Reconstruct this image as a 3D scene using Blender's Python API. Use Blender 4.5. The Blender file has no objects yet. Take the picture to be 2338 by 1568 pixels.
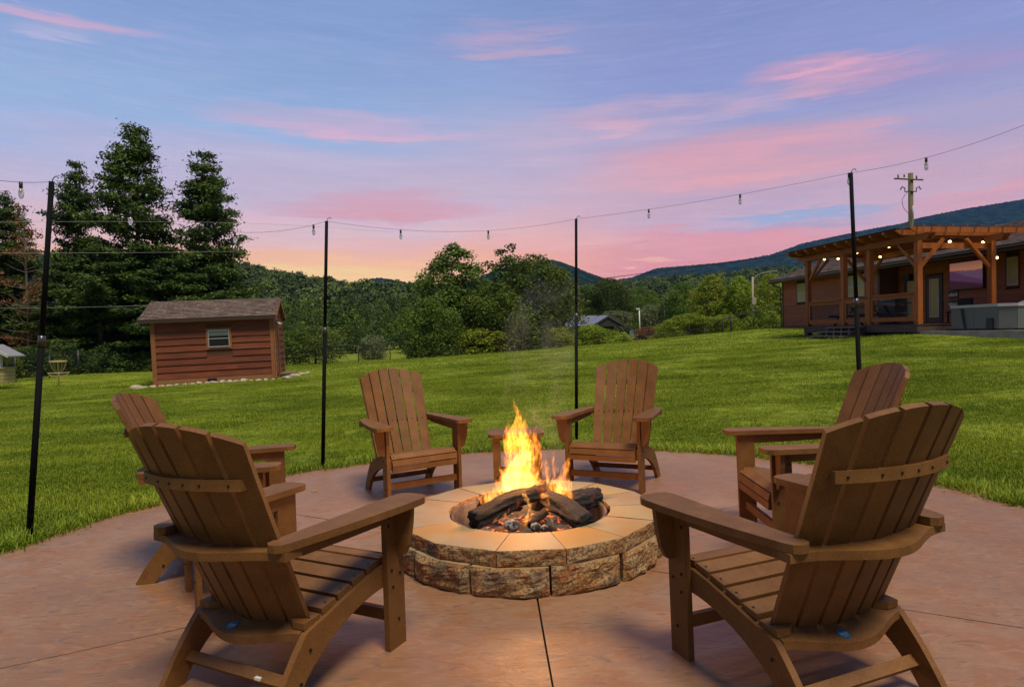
import bpy, bmesh, math, random
import numpy as np
from mathutils import Matrix, Vector, noise as mnoise
R = math.radians
rng = np.random.default_rng(7)
random.seed(7)
SC = bpy.context.scene
COL = SC.collection

# ------------------------------------------------------------------ camera
EYE = 1.159
FPX = 1448.0
def cam_matrix(ro, pi):
    def w2c(x, y, z):
        yy = y * math.cos(pi) + z * math.sin(pi); z2 = -y * math.sin(pi) + z * math.cos(pi)
        return (x * math.cos(ro) - z2 * math.sin(ro), yy, x * math.sin(ro) + z2 * math.cos(ro))
    return np.array([w2c(1, 0, 0), w2c(0, 1, 0), w2c(0, 0, 1)]).T
MW = cam_matrix(R(1.0), R(-0.9))
P2W = MW.T @ cam_matrix(.038457, -.008073)
cam = bpy.data.cameras.new('camera'); camo = bpy.data.objects.new('camera', cam); COL.objects.link(camo)
m3 = np.stack([MW[0], MW[2], -MW[1]], axis=1)
camo.matrix_world = Matrix([[m3[0][0], m3[0][1], m3[0][2], 0], [m3[1][0], m3[1][1], m3[1][2], 0], [m3[2][0], m3[2][1], m3[2][2], EYE], [0, 0, 0, 1]])
cam.sensor_width = 36; cam.lens = 36 * FPX / 2337.4; cam.clip_start = .05; cam.clip_end = 12000
SC.camera = camo
def at(u, v, Y):
    "world point seen at overview pixel u, v (2337 wide) at world depth Y"
    d = MW.T @ np.array([(u - 1168.7) / FPX, 1, -(v - 784) / FPX])
    return Vector((d[0] * Y / d[1], Y, EYE + d[2] * Y / d[1]))
def plane(x, y, z=0.0):
    "point in the frame of the slightly sloping patio -> world"
    p = P2W @ np.array([x, y, z - EYE]); return Vector((p[0], p[1], p[2] + EYE))
_o = plane(0, 0, 0)
PM = Matrix([[P2W[0][0], P2W[0][1], P2W[0][2], _o.x], [P2W[1][0], P2W[1][1], P2W[1][2], _o.y], [P2W[2][0], P2W[2][1], P2W[2][2], _o.z], [0, 0, 0, 1]])

# ------------------------------------------------------------------ render settings
SC.view_settings.view_transform = 'Standard'; SC.view_settings.look = 'None'
SC.view_settings.exposure = 0.0; SC.view_settings.gamma = 1.0
SC.view_settings.use_curve_mapping = False
SC.render.engine = 'CYCLES'
SC.cycles.use_denoising = True
SC.cycles.max_bounces = 6; SC.cycles.diffuse_bounces = 3; SC.cycles.glossy_bounces = 2
SC.cycles.transparent_max_bounces = 10; SC.cycles.volume_bounces = 1; SC.cycles.transmission_bounces = 4
SC.cycles.sample_clamp_indirect = 4.0

# ------------------------------------------------------------------ node helpers
def s2l(c):
    return tuple((x / 255 / 12.92 if x / 255 <= .04045 else ((x / 255 + .055) / 1.055) ** 2.4) for x in c)
class NT:
    def __init__(s, tree): s.t = tree; s.n = tree.nodes; s.l = tree.links
    def new(s, ty, **kw):
        n = s.n.new(ty)
        for k, v in kw.items(): setattr(n, k, v)
        return n
    def put(s, sock, v):
        if isinstance(v, bpy.types.NodeSocket): s.l.new(v, sock)
        elif v is not None:
            if hasattr(sock, 'default_value'):
                try: sock.default_value = v
                except Exception: sock.default_value = (*v, 1) if len(v) == 3 else v
    def math(s, op, a, b=None, c=None, clamp=False):
        n = s.new('ShaderNodeMath', operation=op, use_clamp=clamp)
        s.put(n.inputs[0], a)
        if b is not None: s.put(n.inputs[1], b)
        if c is not None: s.put(n.inputs[2], c)
        return n.outputs[0]
    def mix(s, f, a, b, mode='MIX'):
        n = s.new('ShaderNodeMix', data_type='RGBA', blend_type=mode)
        s.put(n.inputs[0], f)
        for i, v in ((6, a), (7, b)):
            if isinstance(v, tuple) and len(v) == 3: v = (*v, 1)
            s.put(n.inputs[i], v)
        return n.outputs[2]
    def ramp(s, f, stops, interp='LINEAR'):
        n = s.new('ShaderNodeValToRGB'); cr = n.color_ramp; cr.interpolation = interp
        while len(cr.elements) < len(stops): cr.elements.new(.5)
        for e, (p, c) in zip(cr.elements, stops): e.position = p; e.color = (*c, 1) if len(c) == 3 else c
        s.put(n.inputs[0], f); return n.outputs[0]
    def smooth(s, v, lo, hi, a=0., b=1.):
        n = s.new('ShaderNodeMapRange', interpolation_type='SMOOTHSTEP')
        s.put(n.inputs[0], v); s.put(n.inputs[1], lo); s.put(n.inputs[2], hi); s.put(n.inputs[3], a); s.put(n.inputs[4], b)
        return n.outputs[0]
    def noise(s, vec, scale, detail=3, rough=.55, dist=0.):
        n = s.new('ShaderNodeTexNoise'); s.put(n.inputs['Vector'], vec)
        n.inputs['Scale'].default_value = scale; n.inputs['Detail'].default_value = detail
        n.inputs['Roughness'].default_value = rough; n.inputs['Distortion'].default_value = dist
        return n.outputs[0]
    def mapping(s, vec, sc=(1, 1, 1), rot=(0, 0, 0), loc=(0, 0, 0)):
        n = s.new('ShaderNodeMapping'); s.put(n.inputs[0], vec)
        n.inputs['Scale'].default_value = sc; n.inputs['Rotation'].default_value = rot; n.inputs['Location'].default_value = loc
        return n.outputs[0]

# ------------------------------------------------------------------ world: dusk sky
W = bpy.data.worlds.new('World'); SC.world = W; W.use_nodes = True
w = NT(W.node_tree); w.n.clear()
wo = w.new('ShaderNodeOutputWorld'); bg = w.new('ShaderNodeBackground')
gen = w.new('ShaderNodeNewGeometry').outputs['Incoming']
dirv = w.new('ShaderNodeVectorMath', operation='SCALE'); w.put(dirv.inputs[0], gen); dirv.inputs[3].default_value = -1
dv = dirv.outputs[0]
sep = w.new('ShaderNodeSeparateXYZ'); w.put(sep.inputs[0], dv)
X, Y, Z = sep.outputs
az0 = w.math('ARCTAN2', X, Y); el0 = w.math('ARCSINE', Z)
azd0 = w.math('MULTIPLY', az0, 57.2958); eld0 = w.math('MULTIPLY', el0, 57.2958)
streak = w.mapping(dv, (1.3, 1.3, 9.0))
n1 = w.noise(streak, 2.2, 6, .6, .4)
n2 = w.noise(w.mapping(dv, (1, 1, 12.0), loc=(3, 1, 2)), 5.0, 6, .62, .3)
n3 = w.noise(w.mapping(dv, (1, 1, 6.0), loc=(7, 1, 5)), 1.4, 4, .55)
nf = w.noise(w.mapping(dv, (1.0, 1.0, 16.0), loc=(1, 8, 3)), 14.0, 5, .65)
nd = w.math('SUBTRACT', n1, .5); nd2 = w.math('SUBTRACT', n2, .5)
eld = w.math('ADD', eld0, w.math('ADD', w.math('MULTIPLY', nd, 5.0), w.math('MULTIPLY', nd2, 3.0)))
azd = w.math('ADD', azd0, w.math('MULTIPLY', w.math('SUBTRACT', n3, .5), 16.0))
t = w.math('DIVIDE', eld, 32.0, clamp=True)
def px2ae(u, v):
    p = at(u, v, 1.0); return math.degrees(math.atan2(p.x, 1.0)), math.degrees(math.atan2(p.z - EYE, math.hypot(p.x, 1)))
def stops(lst, u):
    out = []
    for v, c in lst: out.append((max(0, px2ae(u, v)[1] / 32.0), s2l(c)))
    out.sort(key=lambda q: q[0]); return out
rampL = w.ramp(t, stops([(760, (250, 176, 92)), (625, (255, 190, 92)), (592, (252, 172, 104)), (562, (242, 176, 156)), (480, (214, 184, 200)), (410, (196, 182, 208)), (340, (166, 178, 217)), (240, (146, 177, 219)), (130, (136, 164, 212)), (0, (124, 152, 206))], 300))
rampC = w.ramp(t, stops([(760, (250, 150, 88)), (630, (252, 166, 98)), (592, (246, 152, 118)), (550, (238, 168, 154)), (480, (222, 172, 184)), (400, (198, 176, 200)), (300, (184, 174, 206)), (220, (146, 162, 210)), (120, (128, 152, 206)), (0, (118, 144, 198))], 1050))
rampR = w.ramp(t, stops([(760, (222, 96, 98)), (600, (228, 120, 124)), (540, (226, 142, 150)), (480, (204, 164, 186)), (420, (212, 162, 178)), (340, (186, 162, 192)), (230, (148, 152, 202)), (120, (134, 144, 202)), (0, (124, 138, 196))], 1900))
mA = w.smooth(azd, -16., 4.); mB = w.smooth(azd, -2., 14.)
sky = w.mix(mB, w.mix(mA, rampL, rampC), rampR)
def blob(u, v, du, dvv, soft=1.0):
    a, e = px2ae(u, v); a2, _ = px2ae(u + du, v); _, e2 = px2ae(u, v - dvv)
    x = w.math('DIVIDE', w.math('SUBTRACT', azd, a), a2 - a); y = w.math('DIVIDE', w.math('SUBTRACT', eld, e), e2 - e)
    r2 = w.math('ADD', w.math('MULTIPLY', x, x), w.math('MULTIPLY', y, y))
    return w.math('MULTIPLY', w.smooth(r2, 1.6 * soft, 0., 0., 1.), 1.0)
streaks = w.smooth(n2, .36, .62)
def cloud(u, v, du, dvv, col, k, base=.35):
    global sky
    m = w.math('MULTIPLY', blob(u, v, du, dvv), w.math('ADD', w.math('MULTIPLY', streaks, 1 - base), base))
    sky = w.mix(w.math('MULTIPLY', m, k, clamp=True), sky, s2l(col))
# general faint streaks all over the sky
gm = w.math('MULTIPLY', w.smooth(nf, .45, .75), w.smooth(n3, .40, .62))
sky = w.mix(w.math('MULTIPLY', gm, .14), sky, s2l((214, 172, 204)))
cloud(120, 28, 260, 26, (216, 168, 196), .8)
cloud(190, 84, 110, 16, (190, 180, 214), .7)
cloud(1190, 85, 150, 26, (206, 162, 190), .8)
cloud(1200, 132, 140, 20, (242, 170, 178), 1.0)
cloud(1900, 150, 230, 26, (238, 158, 176), 1.0)
cloud(1960, 172, 220, 16, (240, 164, 170), .8)
cloud(2250, 130, 160, 30, (206, 150, 188), .6)
cloud(760, 270, 260, 34, (206, 172, 202), .85, .5)
cloud(860, 296, 190, 14, (226, 172, 196), .8)
cloud(1500, 250, 300, 34, (214, 170, 192), .8)
cloud(1340, 290, 90, 14, (226, 164, 180), .8)
cloud(1950, 300, 90, 12, (206, 160, 186), .7)
cloud(1680, 452, 260, 14, (176, 156, 190), .6)
cloud(1450, 560, 320, 12, (240, 168, 160), .6)
cloud(1650, 372, 460, 62, (230, 152, 160), 1.0, .55)
cloud(1500, 410, 380, 30, (236, 156, 156), .9, .5)
cloud(1100, 400, 300, 30, (190, 170, 204), .5)
cloud(850, 482, 210, 26, (228, 136, 142), 1.0, .6)
cloud(620, 505, 260, 20, (238, 172, 176), .6)
cloud(1250, 330, 420, 44, (216, 176, 196), .6)
cloud(500, 330, 300, 30, (198, 176, 206), .6)
cloud(2190, 440, 200, 34, (234, 144, 148), .95, .5)
cloud(1800, 474, 220, 12, (148, 164, 206), 1.0, .8)
cloud(1760, 505, 200, 14, (170, 150, 190), .8, .7)
cloud(1640, 545, 260, 34, (232, 130, 136), .95, .5)
cloud(760, 592, 320, 26, (252, 176, 104), .9, .75)
cloud(700, 624, 300, 18, (255, 200, 96), .9, .8)
cloud(950, 430, 520, 60, (206, 176, 196), .7, .55)
cloud(650, 385, 420, 40, (204, 184, 206), .6, .5)
cloud(2150, 150, 380, 70, (160, 142, 192), .7, .7)
cloud(1250, 110, 300, 60, (150, 152, 200), .5, .7)
cloud(1480, 606, 60, 8, (250, 168, 130), .8, .7)
cloud(1000, 570, 260, 22, (244, 160, 140), .7)
tex = w.math('ADD', .90, w.math('MULTIPLY', w.math('ADD', w.smooth(nf, .3, .7), w.smooth(n2, .3, .7)), .055))
hv = w.new('ShaderNodeHueSaturation'); hv.inputs['Saturation'].default_value = .90; w.put(hv.inputs['Color'], sky); w.put(hv.inputs['Value'], tex); sky = hv.outputs[0]
low = w.smooth(eld0, -4., -.5)
sky = w.mix(low, s2l((70, 80, 60)), sky)
bk = w.smooth(Y, .25, -.35)
sky = w.mix(bk, sky, w.ramp(t, [(0, s2l((112, 88, 104))), (.35, s2l((96, 94, 124))), (1, s2l((74, 92, 138)))]))
zen = w.smooth(eld0, 30., 70.)
sky = w.mix(zen, sky, s2l((82, 104, 154)))
nish = w.new('ShaderNodeTexSky', sky_type='NISHITA', sun_disc=False, sun_elevation=R(64), sun_rotation=R(150))
sky = w.mix(.02, sky, nish.outputs[0], 'ADD')
w.put(bg.inputs[0], sky); bg.inputs[1].default_value = 1.0
w.l.new(bg.outputs[0], wo.inputs[0])
W.cycles.sampling_method = 'MANUAL'; W.cycles.sample_map_resolution = 512

sl = bpy.data.lights.new('sun', 'SUN'); so = bpy.data.objects.new('sun', sl); COL.objects.link(so)
sl.energy = 4.2; sl.angle = R(19); sl.color = (1.0, .85, .64)
SUN_AZ, SUN_EL = R(150), R(66)
_d = Vector((math.sin(SUN_AZ) * math.cos(SUN_EL), math.cos(SUN_AZ) * math.cos(SUN_EL), math.sin(SUN_EL)))
so.rotation_euler = _d.to_track_quat('Z', 'Y').to_euler()

# ------------------------------------------------------------------ materials
MATS = {}
def mat(name, col=(.5, .5, .5), rough=.6, col2=None, nscale=5., ndetail=4, stretch=(1, 1, 1), bump=0., bscale=None, spec=.5,
        metal=0., emit=None, estr=0., island=0., coord='Object', lo=.35, hi=.65, trans=0.):
    if name in MATS: return MATS[name]
    m = bpy.data.materials.new(name); m.use_nodes = True; MATS[name] = m
    k = NT(m.node_tree); b = k.n['Principled BSDF']
    b.inputs['Roughness'].default_value = rough; b.inputs['Metallic'].default_value = metal
    b.inputs['Specular IOR Level'].default_value = spec
    tc = k.new('ShaderNodeTexCoord').outputs[coord]
    vec = k.mapping(tc, stretch)
    c = (*col, 1)
    if col2 is not None:
        nz = k.noise(vec, nscale, ndetail, .6)
        c = k.mix(k.smooth(nz, lo, hi), col, col2)
    if island > 0:
        g = k.new('ShaderNodeNewGeometry').outputs['Random Per Island']
        hs = k.new('ShaderNodeHueSaturation'); k.put(hs.inputs['Color'], c)
        k.put(hs.inputs['Value'], k.math('ADD', k.math('MULTIPLY', g, island * 2), 1 - island))
        k.put(hs.inputs['Hue'], k.math('ADD', k.math('MULTIPLY', g, .04 * min(1, island * 2)), .5 - .02 * min(1, island * 2)))
        c = hs.outputs[0]
    k.put(b.inputs['Base Color'], c)
    if bump:
        bn = k.new('ShaderNodeBump'); bn.inputs['Strength'].default_value = bump; bn.inputs['Distance'].default_value = .02
        k.put(bn.inputs['Height'], k.noise(vec, bscale or nscale * 3, 6, .65)); k.put(b.inputs['Normal'], bn.outputs[0])
    if emit: b.inputs['Emission Color'].default_value = (*emit, 1); b.inputs['Emission Strength'].default_value = estr
    if trans:
        tr = k.new('ShaderNodeBsdfTranslucent'); k.put(tr.inputs[0], c)
        mx = k.new('ShaderNodeMixShader'); mx.inputs[0].default_value = trans
        k.l.new(b.outputs[0], mx.inputs[1]); k.l.new(tr.outputs[0], mx.inputs[2])
        k.l.new(mx.outputs[0], k.n['Material Output'].inputs[0])
    return m

def lum_mat():
    "brown recycled-plastic lumber with fine brushed grain"
    m = bpy.data.materials.new('brown_lumber'); m.use_nodes = True; k = NT(m.node_tree); b = k.n['Principled BSDF']
    tc = k.new('ShaderNodeTexCoord').outputs['Object']
    f = k.noise(k.mapping(tc, (1, 1, 1)), 260, 3, .7)
    g = k.noise(tc, 9, 4, .6)
    c = k.mix(k.smooth(f, .3, .7), (.098, .040, .007), (.175, .080, .022))
    c = k.mix(k.math('MULTIPLY', k.smooth(g, .4, .75), .45), c, (.21, .105, .035))
    oi = k.new('ShaderNodeObjectInfo').outputs['Random']; hs = k.new('ShaderNodeHueSaturation'); k.put(hs.inputs['Color'], c)
    dirt = k.smooth(k.noise(k.mapping(tc, (3, 3, 3)), 3.5, 6, .7), .42, .75)
    k.put(hs.inputs['Value'], k.math('MULTIPLY', k.math('ADD', .88, k.math('MULTIPLY', oi, .24)), k.math('SUBTRACT', 1.04, k.math('MULTIPLY', dirt, .22)))); c = hs.outputs[0]
    k.put(b.inputs['Base Color'], c)
    k.put(b.inputs['Roughness'], k.math('ADD', .50, k.math('MULTIPLY', g, .18)))
    b.inputs['Specular IOR Level'].default_value = .28
    bn = k.new('ShaderNodeBump'); bn.inputs['Strength'].default_value = .35; bn.inputs['Distance'].default_value = .002
    k.put(bn.inputs['Height'], f); k.put(b.inputs['Normal'], bn.outputs[0])
    return m
M_LUM = lum_mat()
M_BOLT = mat('dark_bolt', (.02, .018, .016), .4, metal=.6)

# ------------------------------------------------------------------ object helpers
def tag(o, label=None, cat=None, group=None, kind=None):
    if label: o['label'] = label
    if cat: o['category'] = cat
    if group: o['group'] = group
    if kind: o['kind'] = kind
    return o
def empty(name, loc=(0, 0, 0), rz=0., label=None, cat=None, group=None, mtx=None):
    o = bpy.data.objects.new(name, None); COL.objects.link(o); o.empty_display_size = .2
    if mtx is not None: o.matrix_world = mtx
    else: o.location = loc; o.rotation_euler = (0, 0, rz)
    return tag(o, label, cat, group)
def link(name, me, m=None, parent=None, smooth=False):
    o = bpy.data.objects.new(name, me); COL.objects.link(o)
    if parent is not None: o.parent = parent
    if m is not None:
        for x in (m if isinstance(m, (list, tuple)) else [m]): me.materials.append(x)
    if smooth: me.polygons.foreach_set('use_smooth', [True] * len(me.polygons))
    return o
def fin(name, bm, m=None, parent=None, smooth=False, bev=0., seg=1):
    if bev:
        bmesh.ops.bevel(bm, geom=[e for e in bm.edges if len(e.link_faces) == 2 and e.calc_face_angle(0) > .5], offset=bev, segments=seg, affect='EDGES', profile=.5)
    bmesh.ops.recalc_face_normals(bm, faces=bm.faces[:])
    me = bpy.data.meshes.new(name); bm.to_mesh(me); bm.free()
    return link(name, me, m, parent, smooth)
def copy_tree(o, parent=None):
    c = o.copy(); COL.objects.link(c); c.parent = parent
    for ch in o.children: copy_tree(ch, c)
    return c
def box(bm, x0, x1, y0, y1, z0, z1, M=None):
    vs = [bm.verts.new(Vector(p) if M is None else M @ Vector(p)) for p in ((x0, y0, z0), (x1, y0, z0), (x1, y1, z0), (x0, y1, z0), (x0, y0, z1), (x1, y0, z1), (x1, y1, z1), (x0, y1, z1))]
    for f in ((0, 3, 2, 1), (4, 5, 6, 7), (0, 1, 5, 4), (1, 2, 6, 5), (2, 3, 7, 6), (3, 0, 4, 7)): bm.faces.new([vs[i] for i in f])
def prism(bm, pts, fa, fb):
    "extrude outline pts: fa(p), fb(p) give the two 3D caps"
    a = [bm.verts.new(fa(p)) for p in pts]; b = [bm.verts.new(fb(p)) for p in pts]
    bm.faces.new(a[::-1]); bm.faces.new(b); n = len(pts)
    for i in range(n): bm.faces.new((a[i], a[(i + 1) % n], b[(i + 1) % n], b[i]))
def tube(bm, pts, r, n=8, cap=True, r2=None):
    pts = [Vector(p) for p in pts]; rings = []; N = len(pts)
    up = Vector((0, 0, 1))
    for i, p in enumerate(pts):
        d = (pts[min(i + 1, N - 1)] - pts[max(i - 1, 0)]).normalized()
        a = d.cross(up)
        if a.length < 1e-3: a = d.cross(Vector((1, 0, 0)))
        a.normalize(); b = d.cross(a)
        rr = r if r2 is None else r + (r2 - r) * i / max(1, N - 1)
        if callable(r): rr = r(i / max(1, N - 1))
        rings.append([bm.verts.new(p + (a * math.cos(2 * math.pi * k / n) + b * math.sin(2 * math.pi * k / n)) * rr) for k in range(n)])
    for i in range(N - 1):
        for k in range(n): bm.faces.new((rings[i][k], rings[i][(k + 1) % n], rings[i + 1][(k + 1) % n], rings[i + 1][k]))
    if cap: bm.faces.new(rings[0][::-1]); bm.faces.new(rings[-1])
def obox(name, x0, x1, y0, y1, z0, z1, m, parent=None, bev=0., M=None):
    bm = bmesh.new(); box(bm, x0, x1, y0, y1, z0, z1, M); return fin(name, bm, m, parent, bev=bev)
def otube(name, pts, r, m, parent=None, n=8, r2=None, smooth=True):
    bm = bmesh.new(); tube(bm, pts, r, n, r2=r2); return fin(name, bm, m, parent, smooth)
def npmesh(name, V, F, m=None, parent=None, smooth=False, attr=None):
    V = np.ascontiguousarray(V, dtype=np.float32); F = np.ascontiguousarray(F, dtype=np.int32)
    me = bpy.data.meshes.new(name); k = F.shape[1]
    me.vertices.add(len(V)); me.vertices.foreach_set('co', V.ravel())
    me.loops.add(F.size); me.loops.foreach_set('vertex_index', F.ravel())
    me.polygons.add(len(F)); me.polygons.foreach_set('loop_start', np.arange(0, F.size, k, dtype=np.int32))
    me.update(calc_edges=True)
    if m is not None: me.materials.append(m)
    if smooth: me.polygons.foreach_set('use_smooth', np.ones(len(F), dtype=bool))
    return me

# ================================================================== TERRAIN
PC = (.046, 3.43); PR = 3.13                      # patio centre and radius in its own frame
FENCE_H = 1.35
fence_px = [(-60, 816, 30), (34, 812, 32.5), (112, 808, 35.3), (178, 803, 37.5), (262, 805, 42), (348, 806.6, 46), (430, 805, 47), (510, 800, 47.5), (590, 797, 47.5), (668, 793, 47.5), (745, 790, 47.5), (818, 787.5, 48), (890, 785.3, 48.3), (965, 783, 49.3), (1040, 780.5, 50.5), (1118, 778, 52), (1195, 775.5, 53.5), (1290, 773, 56), (1380, 771, 59), (1479, 765, 62), (1570, 756, 61), (1607, 747, 59), (1649, 729, 51), (1668, 724, 49), (1720, 711, 42.5), (1783, 694, 37.6)]
fence_top = [at(*q) for q in fence_px]
ctrl = []
for k in range(12):
    a = 2 * math.pi * k / 12; p = plane(PC[0] + 4.2 * math.cos(a), PC[1] + 4.2 * math.sin(a), -.03); ctrl.append(tuple(p))
ctrl += [(-12.3, 21.0, -.44), (-8.1, 21.9, -.30), (-7.9, 24.6, -.10), (-11.8, 24.4, -.2), (13.1, 20.2, .93), (12.3, 25.9, .84), (11.0, 22.3, .70), (15.8, 37.2, 1.22), (17, 18, .95), (20, 17, .92), (26, 12, .8), (28, 30, 1.3)]
ctrl.append(tuple(at(134, 885, 30)))
for (u, v, Yd), p in zip(fence_px, fence_top): ctrl.append((p.x, p.y, p.z - FENCE_H))
ctrl += [tuple(at(*q)) for q in [(760, 822, 60), (860, 806, 75), (850, 786, 110), (200, 850, 70), (500, 830, 75), (1150, 806, 75), (1480, 776, 88), (1380, 776, 84), (1640, 776, 90), (1900, 770, 80), (2300, 762, 70)]]
ctrl += [(0, -8, -.1), (-15, -15, -.5), (15, -15, .3), (-60, -60, -1.5), (60, -60, 1.5), (0, -90, 0)]
for a in range(-75, 80, 15):
    for D in (150, 320, 700): ctrl.append((D * math.sin(R(a)), D * math.cos(R(a)), -1.0 if a < 0 else .3))
for s in (-1, 1): ctrl += [(s * 400, 0, 0), (s * 400, -100, 0), (s * 120, 0, s * 1.0)]
CT = np.array(ctrl)
def _k(r): return np.where(r > 1e-9, r * 1.0, 0)
def build_rbf(P):
    n = len(P); D = np.hypot(P[:, None, 0] - P[None, :, 0], P[:, None, 1] - P[None, :, 1])
    A = np.zeros((n + 3, n + 3)); A[:n, :n] = _k(D) - np.eye(n) * .05; A[:n, n] = 1; A[:n, n + 1:] = P[:, :2]; A[n:, :n] = A[:n, n:].T
    return np.linalg.solve(A, np.r_[P[:, 2], 0, 0, 0])
RB = build_rbf(CT)
_c0 = plane(*PC)
def ground(x, y):
    x = np.asarray(x, float); y = np.asarray(y, float); sh = x.shape; x = x.ravel(); y = y.ravel()
    out = np.zeros(len(x))
    for i in range(0, len(x), 20000):
        X_, Y_ = x[i:i + 20000], y[i:i + 20000]
        D = np.hypot(X_[:, None] - CT[None, :, 0], Y_[:, None] - CT[None, :, 1])
        out[i:i + 20000] = _k(D) @ RB[:-3] + RB[-3] + RB[-2] * X_ + RB[-1] * Y_
    r = np.hypot(x - _c0.x, y - _c0.y); pl = _c0.z + (x - _c0.x) * .0210 - (y - _c0.y) * .00764 - .03
    f = np.clip((r - PR - .4) / 2.5, 0, 1); f = f * f * (3 - 2 * f)
    return (pl * (1 - f) + out * f).reshape(sh)
def gz(x, y): return float(ground(np.array([x]), np.array([y]))[0])

xs = np.unique(np.concatenate([np.linspace(-14, 22, 145), np.linspace(-45, 45, 120), np.linspace(-120, 120, 60), np.linspace(-700, 700, 40)]))
ys = np.unique(np.concatenate([np.linspace(-4, 26, 121), np.linspace(-20, 75, 110), np.linspace(75, 160, 30), np.linspace(-200, -20, 12), np.linspace(160, 900, 26)]))
GX, GY = np.meshgrid(xs, ys)
GZ = ground(GX, GY)
GZ += .012 * np.sin(GX * 1.7 + 2 * np.sin(GY * .9)) * (np.hypot(GX - _c0.x, GY - _c0.y) > PR + .4)
Vg = np.stack([GX.ravel(), GY.ravel(), GZ.ravel()], 1); nx = len(xs)
ii = (np.arange(len(ys) - 1)[:, None] * nx + np.arange(nx - 1)[None, :]).ravel()
Fg = np.stack([ii, ii + 1, ii + nx + 1, ii + nx], 1)
def lawn_mat():
    m = bpy.data.materials.new('lawn'); m.use_nodes = True; k = NT(m.node_tree); b = k.n['Principled BSDF']
    tc = k.new('ShaderNodeNewGeometry').outputs['Position']
    a = k.noise(k.mapping(tc, (1, 1.0, 1)), 1.1, 5, .65); f = k.noise(tc, 45, 4, .7); bnd = k.noise(k.mapping(tc, (.06, .55, .1), rot=(0, 0, R(8))), 2.0, 3, .5)
    g = k.noise(k.mapping(tc, (.5, 2.2, 1)), 6, 4, .7)
    c = k.mix(k.smooth(a, .35, .68), (.140, .200, .009), (.205, .265, .014))
    c = k.mix(k.math('MULTIPLY', k.smooth(bnd, .42, .58), .6), c, (.285, .345, .024))
    c = k.mix(k.math('MULTIPLY', k.smooth(g, .52, .72), .5), c, (.09, .14, .007))
    c = k.mix(k.math('MULTIPLY', k.smooth(f, .35, .7), .5), c, (.17, .205, .03))
    k.put(b.inputs['Base Color'], c); b.inputs['Roughness'].default_value = .9; b.inputs['Specular IOR Level'].default_value = .15
    bn = k.new('ShaderNodeBump'); bn.inputs['Strength'].default_value = .8; bn.inputs['Distance'].default_value = .05
    k.put(bn.inputs['Height'], k.math('ADD', f, g)); k.put(b.inputs['Normal'], bn.outputs[0])
    return m
M_LAWN = lawn_mat()
o = link('lawn_ground', npmesh('lawn_ground', Vg, Fg, M_LAWN, smooth=True)); tag(o, kind='structure')

# ================================================================== PATIO
def patio_mat():
    m = bpy.data.materials.new('stained_concrete'); m.use_nodes = True; k = NT(m.node_tree); b = k.n['Principled BSDF']
    tc = k.new('ShaderNodeTexCoord').outputs['Object']
    big = k.noise(tc, .9, 4, .55, .4); mid = k.noise(tc, 3.2, 6, .62, 1.2); fine = k.noise(k.mapping(tc, (1, 2.2, 1), rot=(0, 0, .3)), 7.0, 6, .6, 2.0)
    sp = k.noise(k.mapping(tc, (1, 3.0, 1), rot=(0, 0, .5)), 5.5, 5, .55, 2.5)
    vf = k.noise(k.mapping(tc, (1, 2, 1), rot=(0, 0, 1.1)), 26, 5, .7, 1.0)
    c = k.mix(k.smooth(big, .35, .65), (.205, .105, .052), (.255, .142, .078))
    c = k.mix(k.math('MULTIPLY', k.smooth(mid, .46, .62), .65), c, (.235, .098, .034))
    c = k.mix(k.math('MULTIPLY', k.smooth(fine, .48, .66), .45), c, (.30, .175, .098))
    c = k.mix(k.math('MULTIPLY', k.smooth(vf, .52, .70), .30), c, (.20, .11, .06))
    c = k.mix(k.math('MULTIPLY', k.smooth(sp, .56, .68), .55), c, (.10, .07, .06))
    st_ = k.noise(k.mapping(tc, (1, 1.6, 1), loc=(4, 2, 0)), 1.7, 6, .62, .8); c = k.mix(k.math('MULTIPLY', k.smooth(st_, .50, .70), .45), c, (.17, .098, .062))
    k.put(b.inputs['Base Color'], c)
    k.put(b.inputs['Roughness'], k.math('ADD', .30, k.math('MULTIPLY', fine, .36)))
    b.inputs['Specular IOR Level'].default_value = .45
    bn = k.new('ShaderNodeBump'); bn.inputs['Strength'].default_value = .5; bn.inputs['Distance'].default_value = .014
    k.put(bn.inputs['Height'], k.math('ADD', k.math('MULTIPLY', mid, 1.0), k.math('MULTIPLY', sp, .6))); k.put(b.inputs['Normal'], bn.outputs[0])
    return m
M_PATIO = patio_mat()
patio = empty('patio', mtx=PM @ Matrix.Translation((PC[0], PC[1], 0))); tag(patio, kind='structure')
joints = [-88, -30, 28, 90, 149, 208]
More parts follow.
